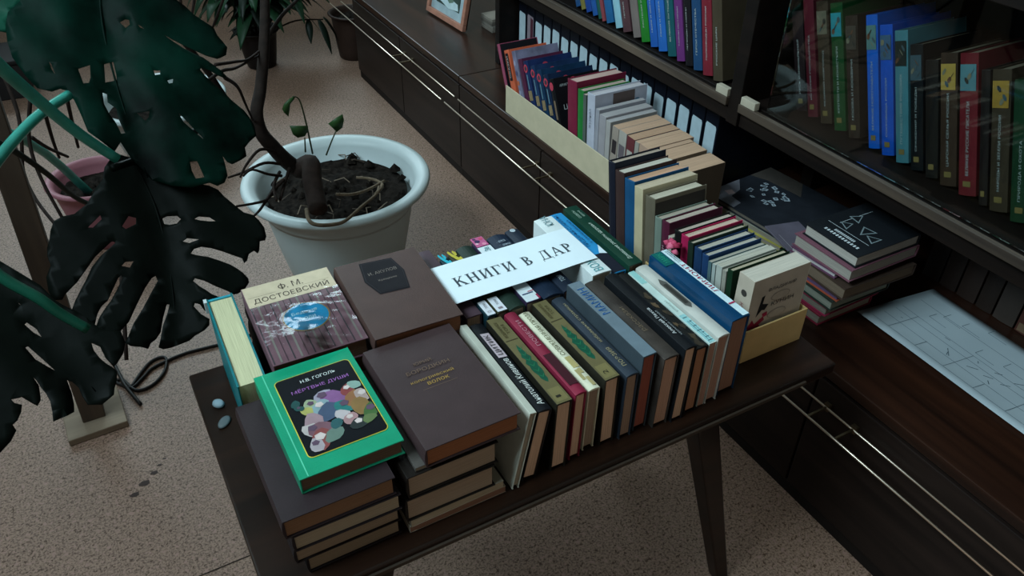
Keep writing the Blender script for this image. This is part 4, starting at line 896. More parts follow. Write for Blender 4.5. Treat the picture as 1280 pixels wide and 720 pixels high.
for i, (yy, t, c, lab, tx) in reversed(list(enumerate(left))):
    T = t / 1000.0
    lean = 15 + (17 - i) * 0.75
    lean = max(15, min(27, lean))
    y += T / math.cos(math.radians(lean)) + 0.0015
    shelf_book(1.258, y, T, 0.215, 0.15, lean, c, lab, G5, tx, 'a4aaa8', 0.035, 0.15)
    y += 0.006 if i in (7, 9) else 0.001
G6 = 'leaning books behind glass on the shelf right of the upright'
right = [(1.106, 30, 0.200, '1c1416', 'black book at the dark corner behind glass right of the upright', 'РУСЬ ИЗНАЧАЛЬНАЯ', None), (1.073, 28, 0.235, '4a1620', 'dark crimson book behind glass, left of olive-topped one', 'ИСТОРИЯ ГОСУДАРСТВА', None), (1.038, 31, 0.238, '33291f', 'olive-brown book with pale picture top behind glass', 'ВЕЛИКИЙ НОВГОРОД', '5c5648'),
         (1.001, 31, 0.245, '123a1c', 'deep green book with turquoise top band behind glass', 'КРЕПОСТИ И МОНАСТЫРИ', '1f7a86'), (0.964, 30, 0.232, '2a201a', 'dark brown book left of the bright blue pair behind glass', 'МОСКВА И МОСКВИЧИ', '3a332c'), (0.9135, 27, 0.248, '0f4fa8', 'bright blue book behind glass, farther and taller of the pair', 'ВЕЛИКИЕ МОРЕПЛАВАТЕЛИ', '4a6a6a'),
         (0.8815, 29, 0.240, '0d44a0', 'bright blue book behind glass, nearer of the pair', 'СОКРОВИЩА РОССИИ', '35506a'), (0.8480, 29, 0.240, '3c6a74', 'grey-blue book right of the bright blue pair behind glass', 'ПУТЕШЕСТВИЯ РУССКИХ', '16201f'), (0.8145, 28, 0.226, '101214', 'black book with white lettering behind glass', 'СРАЖЕНИЯ И ПОБЕДЫ', '33464e'),
         (0.7820, 27, 0.210, '1a1715', 'low black-brown book with gilt foot behind glass', None, None), (0.7505, 34, 0.232, '33251d', 'brown book with yellow picture top behind glass', 'ЦАРСКАЯ СЕМЬЯ РОССИИ', '9a7c3c'), (0.7120, 35, 0.244, '5c1a20', 'dark red book with blue picture top behind glass', 'ВЕЛИКИЕ РУССКИЕ ПИСАТЕЛИ', '4a7078'),
         (0.6720, 17, 0.230, '1c1716', 'narrow black book right of the dark red one behind glass', None, None), (0.6510, 34, 0.238, '332a20', 'brown-olive book with gold picture top behind glass', 'НАРОДЫ И ЗЕМЛИ РОССИИ', '8a6a2c'), (0.6120, 33, 0.235, '16301e', 'dark green book behind glass at the picture edge', 'ПРИРОДА И ОХОТА', None),
         (0.5740, 32, 0.235, '2a1c1a', 'dark chestnut book behind glass just outside the corner', None, None)]
for i, (yy, t, L, c, lab, tx, pic) in enumerate(right):
    T = t / 1000.0
    b = shelf_book(1.308, yy, T * 0.92, L, 0.16, 20.5, c, lab, G6, tx, '8f9696', 0.036, 0.128, pic)
    b.patch('spine', 0.016, T * .25, 0.026, T * .65, '6a5a34', 'gilt_mark')
    if pic:
        for q in range(4): b.shape('spine', [(L - .052 + q * .007 + .006 * math.cos(k * 1.05 + i), T * (.25 + .14 * ((q * 7 + i) % 4)) + .004 * math.sin(k * 1.05 + q)) for k in range(6)], ('2a2a26', '6a6654', '3a4a50', '5a3c2c')[(q + i) % 4], 'spine_figure', 3)
# dark books at the back of the right niche
for i, (yy, t, h, c, lab) in enumerate(((0.815, 40, 0.20, '1c1715', 'black-brown book at niche back, behind far corner of drawing sheet'), (0.772, 38, 0.195, '241b18', 'dark brown book at the back of right niche, second from far'), (0.731, 42, 0.20, '2c211d', 'dark umber book at the back of the right niche, third from far'),
      (0.686, 36, 0.19, '261d19', 'dark brown book at niche back beside greyish one'), (0.647, 45, 0.20, '3a322e', 'greyish brown book at the back of the right niche'), (0.599, 44, 0.18, '4a2c26', 'reddish brown book with pale foot at back of right niche'), (0.552, 40, 0.20, '2c2320', 'dark book at niche back by the sheet near picture edge'))):
    b = Book(M_up(1.476, yy, ZC + 0.0008, 0.15, 0), t / 1000 - .001, h, 0.15, c, '5a5046', lab, group='dark books at the back of the right niche')
    if i == 5: b.patch('spine', 0.004, 0.003, 0.022, 0.038, '6a5644', 'spine_label')

# ------------------------------------------------------------------ pile, album and drawing sheet on the cabinet
G7 = 'piled books on the low cabinet'
zz = ZC + 0.0006
pile = [(1.142, 0.792, 0.0235, 0.112, 0.150, '7a2438', '8a8478', 'thin red-covered book at the bottom of the cabinet pile', 0.0), (1.147, 0.785, 0.0200, 0.118, 0.155, '8e2a48', '7a766c', 'book with crimson-pink edge, second from bottom of cabinet pile', 1.0), (1.144, 0.776, 0.0215, 0.125, 0.160, '26302a', '7e8478', 'dark green-grey book in the lower cabinet pile', -1.0),
        (1.150, 0.772, 0.0140, 0.120, 0.150, '9a4a34', '5c4a68', 'thin book with orange and violet edge in cabinet pile', 1.5), (1.143, 0.757, 0.0265, 0.140, 0.190, '3c2f28', '6a5c4e', 'thick brown book in the middle of the cabinet pile', -2.0), (1.148, 0.790, 0.0120, 0.110, 0.150, '5a3a50', 'a8a4a4', 'thin plum-coloured book with white edge in cabinet pile', 3.0),
        (1.146, 0.757, 0.0260, 0.145, 0.185, '6a4450', '8f8a82', 'mauve-covered book directly under the black top of cabinet pile', 0.0), (1.155, 0.760, 0.0240, 0.132, 0.170, '15181c', 'a09c94', 'black book with white line drawing on top of the cabinet pile', -0.5)]
for x, y0, T, L, W, c, pg, lab, yaw in pile:
    # page block towards -x: spine turned to +x
    m = Matrix.Translation((x, y0, zz)) @ Matrix.Rotation(math.radians(yaw), 4, 'Z') @ R4(((0, 0, 1), (0, -1, 0), (1, 0, 0)), (0, L, 0))
    b = Book(m, T, L, W, c, pg, lab, group=G7)
    zz += T + 0.0016
b.shape('front', [(0.020, 0.030), (0.110, 0.030), (0.110, 0.031), (0.020, 0.031)], 'a9b4b8', 'drawn_line')
def fr(pts, col, nm, lift=1.5):
    # u measured from the spine (far +x side): mirror so it reads from the page side
    b.shape('front', [(b.W - u, b.L - v) for u, v in pts], col, nm, lift)
for k, pts in enumerate((((0.055, 0.020), (0.085, 0.020), (0.070, 0.045)), ((0.060, 0.052), (0.095, 0.040), (0.090, 0.070)), ((0.052, 0.078), (0.080, 0.086), (0.064, 0.104)), ((0.090, 0.082), (0.120, 0.098), (0.094, 0.110)))):
    fr(pts, '6f7c80', 'drawn_triangle'); cx_ = sum(p[0] for p in pts) / 3; cy_ = sum(p[1] for p in pts) / 3
    fr([(cx_ + (u - cx_) * .72, cy_ + (v - cy_) * .72) for u, v in pts], '15181c', 'drawn_triangle', 2.5)
for v0, v1, u in ((0.02, 0.105, 0.018), (0.04, 0.09, 0.030), (0.018, 0.118, 0.046)):
    n = 12
    for k in range(n):
        a = v0 + (v1 - v0) * k / n
        if u > .04: fr([(u, a), (u + .001, a), (u + .001, a + (v1 - v0) / n), (u, a + (v1 - v0) / n)], 'a9b4b8', 'drawn_line')
        else: fr([(u, a), (u + .007, a), (u + .007, a + (v1 - v0) / n * .6), (u, a + (v1 - v0) / n * .6)], 'b4bcc0', 'lettering_mark')
# magazines and the dark album beside the pile
al = empty('album', Matrix.Translation((1.268, 0.998, ZC + 0.0230)) @ Matrix.Rotation(math.radians(5), 4, 'Z'), 'large flat dark album with white speckle pattern lying on magazines under the shelf', 'album')
mb = MB(); mb.box((0, 0, 0), (0.225, 0.262, 0.003)); mb.box((0, 0, 0.0112), (0.225, 0.262, 0.0142)); mb.build('cover', M('album_cover', '22252b', 0.45, 0, 0.2), al)
mb = MB(); mb.box((0.002, 0.003, 0.0031), (0.22, 0.259, 0.0111)); mb.build('pages', page_mat('6c655c'), al)
def alp(pts, col, nm, z=0.0146): 
    mb = MB(); mb.ngon([(u, v, z) for u, v in pts]); mb.build(nm, M('print', col, 0.5, 0, 0.1, 60), al)
alp([(0.001, 0.2615), (0.001, 0.175), (0.030, 0.180), (0.035, 0.215), (0.075, 0.225), (0.110, 0.260), (0.110, 0.2615)], '6f7078', 'grey_area')
alp([(0.034, 0.222), (0.052, 0.218), (0.058, 0.236), (0.040, 0.242)], 'a48f8f', 'pink_patch', 0.0149)
alp([(0.17, 0.12), (0.224, 0.16), (0.224, 0.2615), (0.15, 0.2615), (0.165, 0.22)], '3f3a36', 'brown_area')
rnd = random.Random(5)
for k in range(22):
    u = 0.075 + rnd.random() * 0.08; v = 0.125 + rnd.random() * 0.09; r = 0.006 + rnd.random() * 0.004; a = rnd.random() * 6
    pts = [(u + r * math.cos(a + j * 1.57) * (1, .7, 1, .5)[j], v + r * math.sin(a + j * 1.57)) for j in range(4)]
    alp(pts, '9aa6ae', 'speckle', 0.0149); alp([(u + (p - u) * .5, v + (q - v) * .5) for p, q in pts], '4a5560', 'speckle', 0.0151)
for i, (x, y0, w, l, c, lab, yaw) in enumerate(((1.268, 1.01, 0.20, 0.245, '8a8a7c', 'pale magazine directly under the dark album', 7.0), (1.262, 1.022, 0.20, 0.24, 'a39a4c', 'yellow-edged magazine at the bottom under the dark album', 9.0))):
    t = empty('magazine', Matrix.Translation((x, y0, ZC + 0.0115 - i * 0.011)) @ Matrix.Rotation(math.radians(yaw), 4, 'Z'), lab, 'magazine', 'magazines under the dark album')
    mb = MB(); mb.box((0, 0, 0), (w, l, 0.0006)); mb.box((0, 0, 0.0094), (w, l, 0.010)); mb.build('cover', M('magazine_cover', c, 0.4, 0, 0.3, 12), t)
    mb = MB(); mb.box((0.001, 0.001, 0.0007), (w - .001, l - .001, 0.0093)); mb.build('pages', page_mat('8a8274'), t)
bk = empty('booklet', Matrix.Translation((1.225, 0.955, ZC + 0.039)) @ Matrix.Rotation(math.radians(-14), 4, 'Z'), 'grey-mauve booklet on the near corner of the dark album beside the pile', 'booklet')
mb = MB(); mb.box((0, 0, 0), (0.085, 0.12, 0.004)); bevel(mb.build('cover', M('mauve_cover', '5c5763', 0.55), bk), 0.001)
mb = MB(); mb.quad((0.012, 0.02, 0.0043), (0.0128, 0.02, 0.0043), (0.0128, 0.08, 0.0043), (0.012, 0.08, 0.0043)); mb.build('printed_line', M('print', 'a9a4a8', 0.6), bk)

# drawing sheet with faint plan lines
m = bpy.data.materials.new('plan_paper'); m.use_nodes = True; nt = m.node_tree; pb = nt.nodes['Principled BSDF']; pb.inputs['Roughness'].default_value = 0.7
tc = nt.nodes.new('ShaderNodeTexCoord'); nz = nt.nodes.new('ShaderNodeTexNoise'); nz.inputs['Scale'].default_value = 9
rp = nt.nodes.new('ShaderNodeValToRGB'); rp.color_ramp.elements[0].color = hx('8f9ca3'); rp.color_ramp.elements[1].color = hx('a0acb1')
nt.links.new(tc.outputs['Object'], nz.inputs['Vector']); nt.links.new(nz.outputs['Fac'], rp.inputs['Fac']); nt.links.new(rp.outputs['Color'], pb.inputs['Base Color'])
ps = empty('drawing_sheet', at0(1.243, 0.784, ZC + 0.0012), 'pale bluish plan drawing sheet lying on the cabinet under the shelf', 'drawing')
def sheet_z(u, v): return 0.0006 + 0.004 * max(0, 1 - u / 0.03) * (0.5 + 0.5 * math.sin(v * 7)) + 0.0015 * (1 + math.sin(v * 11 + u * 20)) / 2
def sheet_pt(u, v): return (u - 0.012 * math.sin(v * 4.2) , -v - 0.02 * u / 0.2, sheet_z(u, v))
mb = MB(); nu, nv = 10, 40; SL, SWd = 0.80, 0.205
for i in range(nu + 1):
    for j in range(nv + 1): mb.v.append(sheet_pt(SWd * i / nu, SL * j / nv))
for i in range(nu):
    for j in range(nv): k = i * (nv + 1) + j; mb.f.append((k, k + 1, k + nv + 2, k + nv + 1))
o = mb.build('paper', m, ps, True)
sm = o.modifiers.new('thickness', 'SOLIDIFY'); sm.thickness = 0.0004; sm.offset = -1
mb = MB(); rnd = random.Random(11)
def seg(u0, v0, u1, v1, w=0.0005):
    n = max(1, int(math.hypot(u1 - u0, v1 - v0) / 0.02)); du, dv = u1 - u0, v1 - v0; l = math.hypot(du, dv) or 1; nx, ny = -dv / l * w, du / l * w
    for k in range(n):
        p = []
        for t, s in ((k / n, 1), ((k + 1) / n, 1), ((k + 1) / n, -1), (k / n, -1)):
            x, y, z = sheet_pt(u0 + du * t + nx * s, v0 + dv * t + ny * s); p.append((x, y, z + 0.0006))
        mb.quad(*p)
for u in (0.022, 0.052, 0.082, 0.100, 0.150): seg(u, 0.02, u, 0.62)
for k in range(9): seg(0.022, 0.06 + k * 0.065, 0.052 if k % 2 else 0.100, 0.06 + k * 0.065)
for k in range(34):
    u = 0.060 + rnd.random() * 0.045; v = 0.04 + rnd.random() * 0.5; seg(u, v, u + rnd.uniform(-.012, .012), v + rnd.uniform(.004, .02), 0.0008)
for k in range(12):
    u = 0.11 + rnd.random() * 0.08; v = 0.05 + rnd.random() * 0.5; seg(u, v, u, v + 0.04); seg(u, v, u + .02, v)
mb.build('plan_lines', M('plan_ink', '56646c', 0.7), ps)['kind'] = 'stuff'

# picture frame and small pile on the far cabinet top
pf = empty('picture_frame', Matrix.Translation((1.262, 2.590, ZC + 0.004)) @ Matrix.Rotation(math.radians(3), 4, 'Z') @ Matrix.Rotation(math.radians(12), 4, 'Y'), 'small wooden framed picture leaning on the far cabinet top', 'picture')
w, h = 0.28, 0.22; fw = 0.020
for lo, hi in (((-.016, 0, 0), (0, w, fw)), ((-.016, 0, h - fw), (0, w, h)), ((-.016, 0, fw), (0, fw, h - fw)), ((-.016, w - fw, fw), (0, w, h - fw))):
    mb = MB(); mb.box(lo, hi); bevel(mb.build('frame_rail', M('pinkish_wood', '9a6a58', 0.5, 0, .2), pf), 0.002)
mb = MB(); mb.box((-.006, fw, fw), (-.003, w - fw, h - fw)); mb.build('mat_board', M('mat_board', '8fa0a6', 0.7), pf)
mb = MB(); mb.box((-.0075, 0.055, 0.05), (-.0061, w - 0.055, h - 0.045)); mb.build('picture', M('picture_paper', '33423c', 0.6, 0, 0.5, 14), pf)
for k, (a, c_, z, dz, col) in enumerate(((0.06, 0.20, 0.055, 0.03, 'a9bcc0'), (0.10, 0.16, 0.075, 0.03, '5a6f60'), (0.07, 0.12, 0.10, 0.02, '8fa6a8'), (0.14, 0.22, 0.10, 0.03, '46584c'))):
    mb = MB(); mb.ngon([(-.0078 - k * .0001, a, z), (-.0078 - k * .0001, (a + c_) / 2, z - dz * .3), (-.0078 - k * .0001, c_, z + .006), (-.0078 - k * .0001, (a + c_) / 2 + .02, z + dz), (-.0078 - k * .0001, a + .01, z + dz * .7)]); mb.build('painted_area', M('picture_paint', col, 0.6), pf)
mb = MB(); mb.box((0.0001, 0.005, 0.005), (0.006, w - 0.005, h - 0.005)); mb.build('backing', M('backing_board', '2a1f1a', 0.8), pf)
for k in range(4):
    mb = MB(); mb.box((0, 0, 0), (0.12, 0.085, 0.011)); o = mb.build('booklet', M('dim_booklet', ('6a645c', '757068', '5c564f', '80796f')[k], 0.7)); bevel(o, 0.001)
    o.location = (1.345 + 0.003 * (k % 2), 2.545 + 0.002 * k, ZC + 0.0006 + k * 0.0118)
    tag(o, 'dim pale booklet, %s of the small pile beside the framed picture' % ('bottom', 'second from bottom', 'third from bottom', 'top')[k], 'booklet', 'small pile of booklets by the framed picture')

# ------------------------------------------------------------------ plants
LEAF = M('monstera_leaf', '031812', 0.5, 0, 0.9, 9, 0.25, 40, spec=0.03)  # teal sheen on the lobes is mixed into the colour noise
LEAF_DARK = M('monstera_leaf_dark', '060b08', 0.5, 0, 0.3, 14, 0.2, 40, spec=0.06)
LEAF_TEAL = M('lit_teal_leaf', '0d4636', 0.4, 0, 0.25, 18, 0.2, 50)  # light on the leaf is put into this brighter teal
PETIOLE = M('green_stalk', '2c8a7c', 0.32, 0, 0.2, 30, spec=0.6)
BARK = M('brown_bark', '1f1713', 0.85, 0, 0.35, 60, 0.6, 90)
ROOT = M('aerial_root', '241a16', 0.85, 0, 0.3, 80, 0.3, 90)
SOIL = M('dark_soil', '1d1916', 0.95, 0, 0.8, 70, 1.0, 60, spec=0.05)
POT_WHITE = M('white_plastic_pot', 'b3bfc0', 0.38, 0, 0.05, 6)
POT_PINK = M('pinkish_pot', '9a6670', 0.5, 0, 0.1, 8)
POT_DARK = M('black_plastic_pot', '15100f', 0.5)

def inside(p, poly):
    x, y = p; c = False; j = len(poly) - 1
    for i in range(len(poly)):
        xi, yi = poly[i]; xj, yj = poly[j]
        if (yi > y) != (yj > y) and x < (xj - xi) * (y - yi) / (yj - yi + 1e-12) + xi: c = not c
        j = i
    return c
def split_leaf(d, parent, mat, droop, origin, ribmat):
    """big split leaf: outline with slits and holes, real thickness, midrib fold and drooping lobes"""
    P = Vector(d['P']); n = Vector(d['n']).normalized()
    e1 = Vector((1, 0, 0)); e1 = (e1 - n * e1.dot(n)).normalized(); e2 = n.cross(e1)
    loops = [[(a / 1000, b / 1000) for a, b in d['out']]] + [[(a / 1000, b / 1000) for a, b in h] for h in d['holes']]
    vs, es = [], []
    for lp in loops:
        base = len(vs)
        for q in lp: vs.append(Vector(q))
        for i in range(len(lp)): es.append((base + i, base + (i + 1) % len(lp)))
    xs = [v.x for v in vs]; ys = [v.y for v in vs]; st = 0.013
    rib = [Vector((a / 1000, b / 1000)) for a, b in d['rib']]
    x = min(xs)
    while x < max(xs):
        y = min(ys)
        while y < max(ys):
            p = (x + random.uniform(-.002, .002), y + random.uniform(-.002, .002))
            if inside(p, loops[0]) and not any(inside(p, h) for h in loops[1:]): vs.append(Vector(p))
            y += st
        x += st
    r = MG.delaunay_2d_cdt(vs, es, [], 0, 1e-6)
    co, faces = r[0], r[2]
    def ribdist(q):
        best = 9.0
        for a, b in zip(rib[:-1], rib[1:]):
            ab = b - a; t = max(0, min(1, (q - a).dot(ab) / ab.length_squared)); best = min(best, (q - (a + ab * t)).length)
        return best
    mb = MB()
    o3 = Vector(origin)
    for q in co:
        dd = ribdist(q)
        h = 0.018 * min(1, dd / 0.05) - droop * dd * dd + 0.0025 * math.sin(q.x * 70 + q.y * 40)
        mb.v.append(tuple(P + e1 * q.x + e2 * q.y + n * h - o3))
    for f in faces:
        c = ((co[f[0]].x + co[f[1]].x + co[f[2]].x) / 3, (co[f[0]].y + co[f[1]].y + co[f[2]].y) / 3)
        if inside(c, loops[0]) and not any(inside(c, h) for h in loops[1:]): mb.f.append(tuple(f))
    o = mb.build('leaf', mat, parent, True)
    s = o.modifiers.new('thickness', 'SOLIDIFY'); s.thickness = 0.0009; s.offset = 0
    pts = [P + e1 * q.x + e2 * q.y + n * 0.001 - o3 for q in rib]
    mb = MB(); mb.tube(catmull(pts, 4), [0.003 - 0.0022 * i / (4 * (len(pts) - 1)) for i in range(4 * (len(pts) - 1) + 1)], 6)
    mb.build('midrib', ribmat, o, True)
    return o
def stem(name, pts, r0, r1, mat, parent, origin, n=4, seg=8):
    p = [q - Vector(origin) for q in catmull(pts, n)]
    mb = MB(); mb.tube(p, [r0 + (r1 - r0) * i / (len(p) - 1) for i in range(len(p))], seg)
    return mb.build(name, mat, parent, True)
def small_leaf(pts, mat, parent, origin, name='leaf'):
    mb = MB(); o3 = Vector(origin); c = sum((Vector(p) for p in pts), Vector()) / len(pts) - o3
    n = len(pts)
    mb.v = [tuple(Vector(p) - o3) for p in pts] + [tuple(c + Vector((0, -0.004, 0.004)))]
    mb.f = [(i, (i + 1) % n, n) for i in range(n)]
    o = mb.build(name, mat, parent, True); s = o.modifiers.new('thickness', 'SOLIDIFY'); s.thickness = 0.0008
    return o
def pot(parent, r, h, mat, rb, lip=0.02, wall=0.012, soil_z=None, seg=64, lipw=0.0):
    """tapered pot with a rolled rim; profile from the base up the outside, over the rim and down the inside"""
    mb = MB()
    pr = [(0.001, 0.0), (rb * 0.94, 0.0), (rb, 0.006)]
    ro = r - lip
    for i in range(1, 7):
        t = i / 6; pr.append((rb + (ro - lipw - rb) * t ** 0.85, 0.006 + (h - lip * 0.9 - 0.006) * t))
    pr += [(ro + lip * 0.55, h - lip * 0.85), (r - 0.002, h - lip * 0.55), (r, h - lip * 0.3), (r - 0.004, h - 0.001), (r - lip * 0.5, h), (r - lip * 1.1, h - 0.004), (ro - wall, h - 0.02), (ro - wall * 1.5, soil_z - 0.03), (0.001, soil_z - 0.034)]
    mb.lathe(pr, seg)
    o = mb.build('pot', mat, parent, True)
    mb = MB(); rnd = random.Random(int(r * 1e4)); N = 56; rr = ro - wall * 1.0 - (ro - rb) * 0.2 - lipw * 0.5
    mb.v.append((0, 0, soil_z + 0.004))
    rings = 18
    for i in range(1, rings + 1):
        for k in range(N):
            w = 2 * math.pi * k / N; q = rr * i / rings * 0.995
            mb.v.append((q * math.cos(w), q * math.sin(w), soil_z + (rnd.uniform(-.004, .005) + .005 * math.sin(w * 3 + q * 60) if i < rings else -0.004)))
    for k in range(N): mb.f.append((0, 1 + k, 1 + (k + 1) % N))
    for i in range(rings - 1):
        for k in range(N):
            a = 1 + i * N + k; b = 1 + i * N + (k + 1) % N; mb.f.append((a, a + N, b + N, b))
    mb.build('soil', SOIL, parent, True)
    return o

# white pot with the trunk and the two large leaves
PO = (0.54, 1.925, 0.0)
wp = empty('potted_monstera', at0(*PO), 'large white flower pot with bare trunk, soil and dark split leaves', 'potted plant')
pot(wp, 0.252, 0.30, POT_WHITE, 0.155, 0.030, 0.014, 0.250, 72, 0.012)
def dedup(p): return p
stem('trunk', TRUNK, 0.0105, 0.020, BARK, wp, PO)
stem('branch', BRANCH, 0.004, 0.005, BARK, wp, PO)
tj = TRUNK[-1]
stem('stump', [tj, STUMP[0], STUMP[1], STUMP[2], STUMP[3]], 0.024, 0.023, M('brown_stump', '2e2420', 0.9, 0, .3, 40, .6, 60), wp, PO, 4, 10)
for i in range(13):
    stem('root', globals()['ROOT_%d' % i], 0.0042 if i not in (8, 9) else 0.005, 0.0024 if i < 8 else 0.0035, ROOT if i not in (8, 9, 10) else M('pale_root', '6a5c4c', 0.85, 0, .3, 60), wp, PO, 4, 6)
for i, (lf, st_) in enumerate(((SLEAF_1, SEED_1), (SLEAF_2, SEED_2), (SLEAF_3, SEED_3))):
    stem('seedling_stem', st_, 0.0022, 0.0015, M('seedling_stem', '35402a', 0.6), wp, PO, 3, 6)
    small_leaf(lf, M('seedling_leaf', '2c4a26', 0.45, 0, .2), wp, PO)
rnd = random.Random(21)
for i in range(80):
    a = rnd.random() * 6.283; q = 0.195 * math.sqrt(rnd.random()); x, y = q * math.cos(a), q * math.sin(a); s_ = rnd.uniform(.004, .015) * (1.4 if x > .05 and y > 0 else 1)
    mb = MB(); n = rnd.randint(5, 7)
    if i % 3 == 0:
        b_ = rnd.random() * 6.283; mb.tube([(x, y, .256), (x + .02 * math.cos(b_), y + .02 * math.sin(b_), .262 + rnd.random() * .006), (x + .045 * math.cos(b_ + .4), y + .045 * math.sin(b_ + .4), .256)], .0016, 5)
        mb.build('twig', M('dry_twig', '75675a' if i % 2 else '4a4038', 0.9), wp)
    else:
        mb.v = [(x + s_ * math.cos(k * 6.283 / n) * rnd.uniform(.7, 1.2), y + s_ * math.sin(k * 6.283 / n) * rnd.uniform(.7, 1.2), .254) for k in range(n)] + [(x, y, .256 + s_ * .9)]
        mb.f = [(k, (k + 1) % n, n) for k in range(n)]
        mb.build('soil_clod', SOIL, wp)
split_leaf(LEAF_A, wp, LEAF, 0.5, PO, LEAF)
split_leaf(LEAF_B, wp, LEAF_DARK, 0.3, PO, LEAF_DARK)
stem('petiole', [(0.30, 1.83, 0.56), (0.24, 1.80, 0.72), (0.13, 1.76, 0.92), (0.04, 1.62, 1.03)], 0.007, 0.006, BARK, wp, PO)
stem('petiole', [(0.31, 1.82, 0.52), (0.22, 1.60, 0.66), (0.09, 1.42, 0.71), (0.01, 1.33, 0.74)], 0.007, 0.006, LEAF_DARK, wp, PO)

# plant in the pinkish pot: green stalks from the left, long hanging roots, the nearest leaf
PP = (-0.035, 2.42, 0.0)
pk = empty('potted_monstera', at0(*PP), 'split-leaf plant with green stalks and hanging roots in round pinkish pot', 'potted plant')
pot(pk, 0.135, 0.205, POT_PINK, 0.085, 0.018, 0.008, 0.165, 48)
stem('stalk', [(-0.06, 2.40, 0.165), (-0.16, 2.2, 0.45), (-0.34, 1.6, 0.85), (-0.42, 1.25, 0.98), PETIOLE_1[0]], 0.012, 0.010, PETIOLE, pk, PP)
stem('stalk', PETIOLE_1, 0.0105, 0.0085, PETIOLE, pk, PP)
stem('stalk', PETIOLE_2, 0.0085, 0.0075, PETIOLE, pk, PP)
stem('stalk', PETIOLE_3, 0.006, 0.005, M('dark_stalk', '16201a', 0.5), pk, PP)
for i in range(6):
    stem('hanging_root', globals()['AROOT_%d' % i], 0.0045, 0.0035, ROOT, pk, PP, 4, 6)
split_leaf(LEAF_C, pk, LEAF_DARK, 0.4, PP, LEAF_DARK)
split_leaf(LEAF_D, pk, LEAF_TEAL, 0.4, PP, LEAF_TEAL)
stem('stalk', PETIOLE_4, 0.007, 0.006, LEAF_TEAL, pk, PP)

# wide pale bowl-like pot behind the leaves
PB = (0.235, 2.93, 0.0)
bw = empty('planter', at0(*PB), 'wide bluish-white planter behind the split leaves, on the floor', 'planter')
pot(bw, 0.225, 0.20, POT_WHITE, 0.15, 0.026, 0.012, 0.155, 56)
# wooden post with square foot
st_ = empty('plant_stake', at0(-0.182, 1.625, 0), 'grey-brown wooden post on a square pale board foot, on the floor', 'stake')
mb = MB(); a = math.radians(2)
mb.box((-0.062, -0.070, 0.0005), (0.062, 0.064, 0.018)); o = mb.build('foot_board', WOOD_PALE, st_); bevel(o, 0.002); o.rotation_euler = (0, 0, a)
mb = MB(); mb.hexa([(-0.024, -0.030, .0181), (0.024, -0.030, .0181), (0.024, 0.018, .0181), (-0.024, 0.018, .0181), (0.010, -0.028, .80), (0.056, -0.028, .80), (0.056, 0.018, .80), (0.010, 0.018, .80)]); bevel(mb.build('post', WOOD_POST, st_), 0.002)

# dark potted plant in the back, with drooping leaves
PD = (0.735, 3.56, 0.0)
dp = empty('potted_plant', at0(*PD), 'bushy plant with drooping pointed leaves in black tapered pot', 'potted plant')
pot(dp, 0.098, 0.165, POT_DARK, 0.062, 0.014, 0.006, 0.14, 40)
rnd = random.Random(4)
def lance(base, dirv, length, width, parent, origin, mat, sagv):
    mb = MB(); d = Vector(dirv).normalized(); side = d.cross(Vector((0, 0, 1))).normalized(); n = 7; p = Vector(base); o3 = Vector(origin)
    for i in range(n + 1):
        t = i / n; w = width * math.sin(math.pi * (0.08 + 0.92 * t) ** 0.8) * 0.5 + 0.0008; q = p - o3
        mb.v += [tuple(q - side * w + Vector((0, 0, .25 * w))), tuple(q), tuple(q + side * w + Vector((0, 0, .25 * w)))]
        dd = (d + Vector((0, 0, -sagv * t * 1.6))).normalized(); p = p + dd * (length / n)
    for i in range(n):
        for k in (0, 1): a = 3 * i + k; mb.f.append((a, a + 1, a + 4, a + 3))
    o = mb.build('leaf', mat, parent, True); s = o.modifiers.new('thickness', 'SOLIDIFY'); s.thickness = 0.001
    return o
GREEN = M('back_plant_leaf', '163420', 0.45, 0, 0.35, 12); GREEN2 = M('back_plant_leaf_dark', '0d1c14', 0.45, 0, 0.3, 12)
for k, (dx, dy, hh) in enumerate(((0.0, 0.0, 0.52), (0.10, -0.05, 0.44), (-0.11, 0.02, 0.42), (0.18, -0.02, 0.36), (-0.02, -0.12, 0.40))):
    top = (PD[0] + dx, PD[1] + dy, hh)
    stem('stem', [(PD[0] + dx * .1, PD[1] + dy * .1, 0.14), (PD[0] + dx * .5, PD[1] + dy * .5, hh * .6), top], 0.006, 0.004, BARK, dp, PD)
    for i in range(32):
        a = rnd.random() * 6.283; z = rnd.uniform(.45, 1.0); b_ = (PD[0] + dx * (.3 + .7 * z), PD[1] + dy * (.3 + .7 * z), .14 + (hh - .14) * z)
        lance(b_, (math.cos(a), math.sin(a), rnd.uniform(-.1, .7)), rnd.uniform(.13, .23), rnd.uniform(.036, .062), dp, PD, GREEN if (i + k) % 3 else GREEN2, rnd.uniform(.7, 1.5))
for a, l in ((3.5, .14), (2.8, .12), (3.9, .13), (5.2, .1)):
    lance((PD[0], PD[1], .17), (math.cos(a), math.sin(a), .25), l, .045, dp, PD, GREEN2, .6)
stem('side_shoot', [(PD[0] + .07, PD[1] - .02, 0.15), (PD[0] + .16, PD[1] - .06, 0.19), (PD[0] + .27, PD[1] - .10, 0.19)], 0.004, 0.003, BARK, dp, PD)
for x, y, z, a, l in ((PD[0] + .21, PD[1] - .08, .19, 4.4, .10), (PD[0] + .25, PD[1] - .10, .19, 5.0, .15), (PD[0] + .27, PD[1] - .10, .2, 5.8, .12)):
    lance((x, y, z), (math.cos(a) * .5, math.sin(a) * .5, -.6), l, .03, dp, PD, GREEN2, .8)
for i in (6, 7, 8):
    stem('hanging_root', globals()['AROOT_%d' % i], 0.006, 0.004, ROOT, dp, PD, 4, 6)
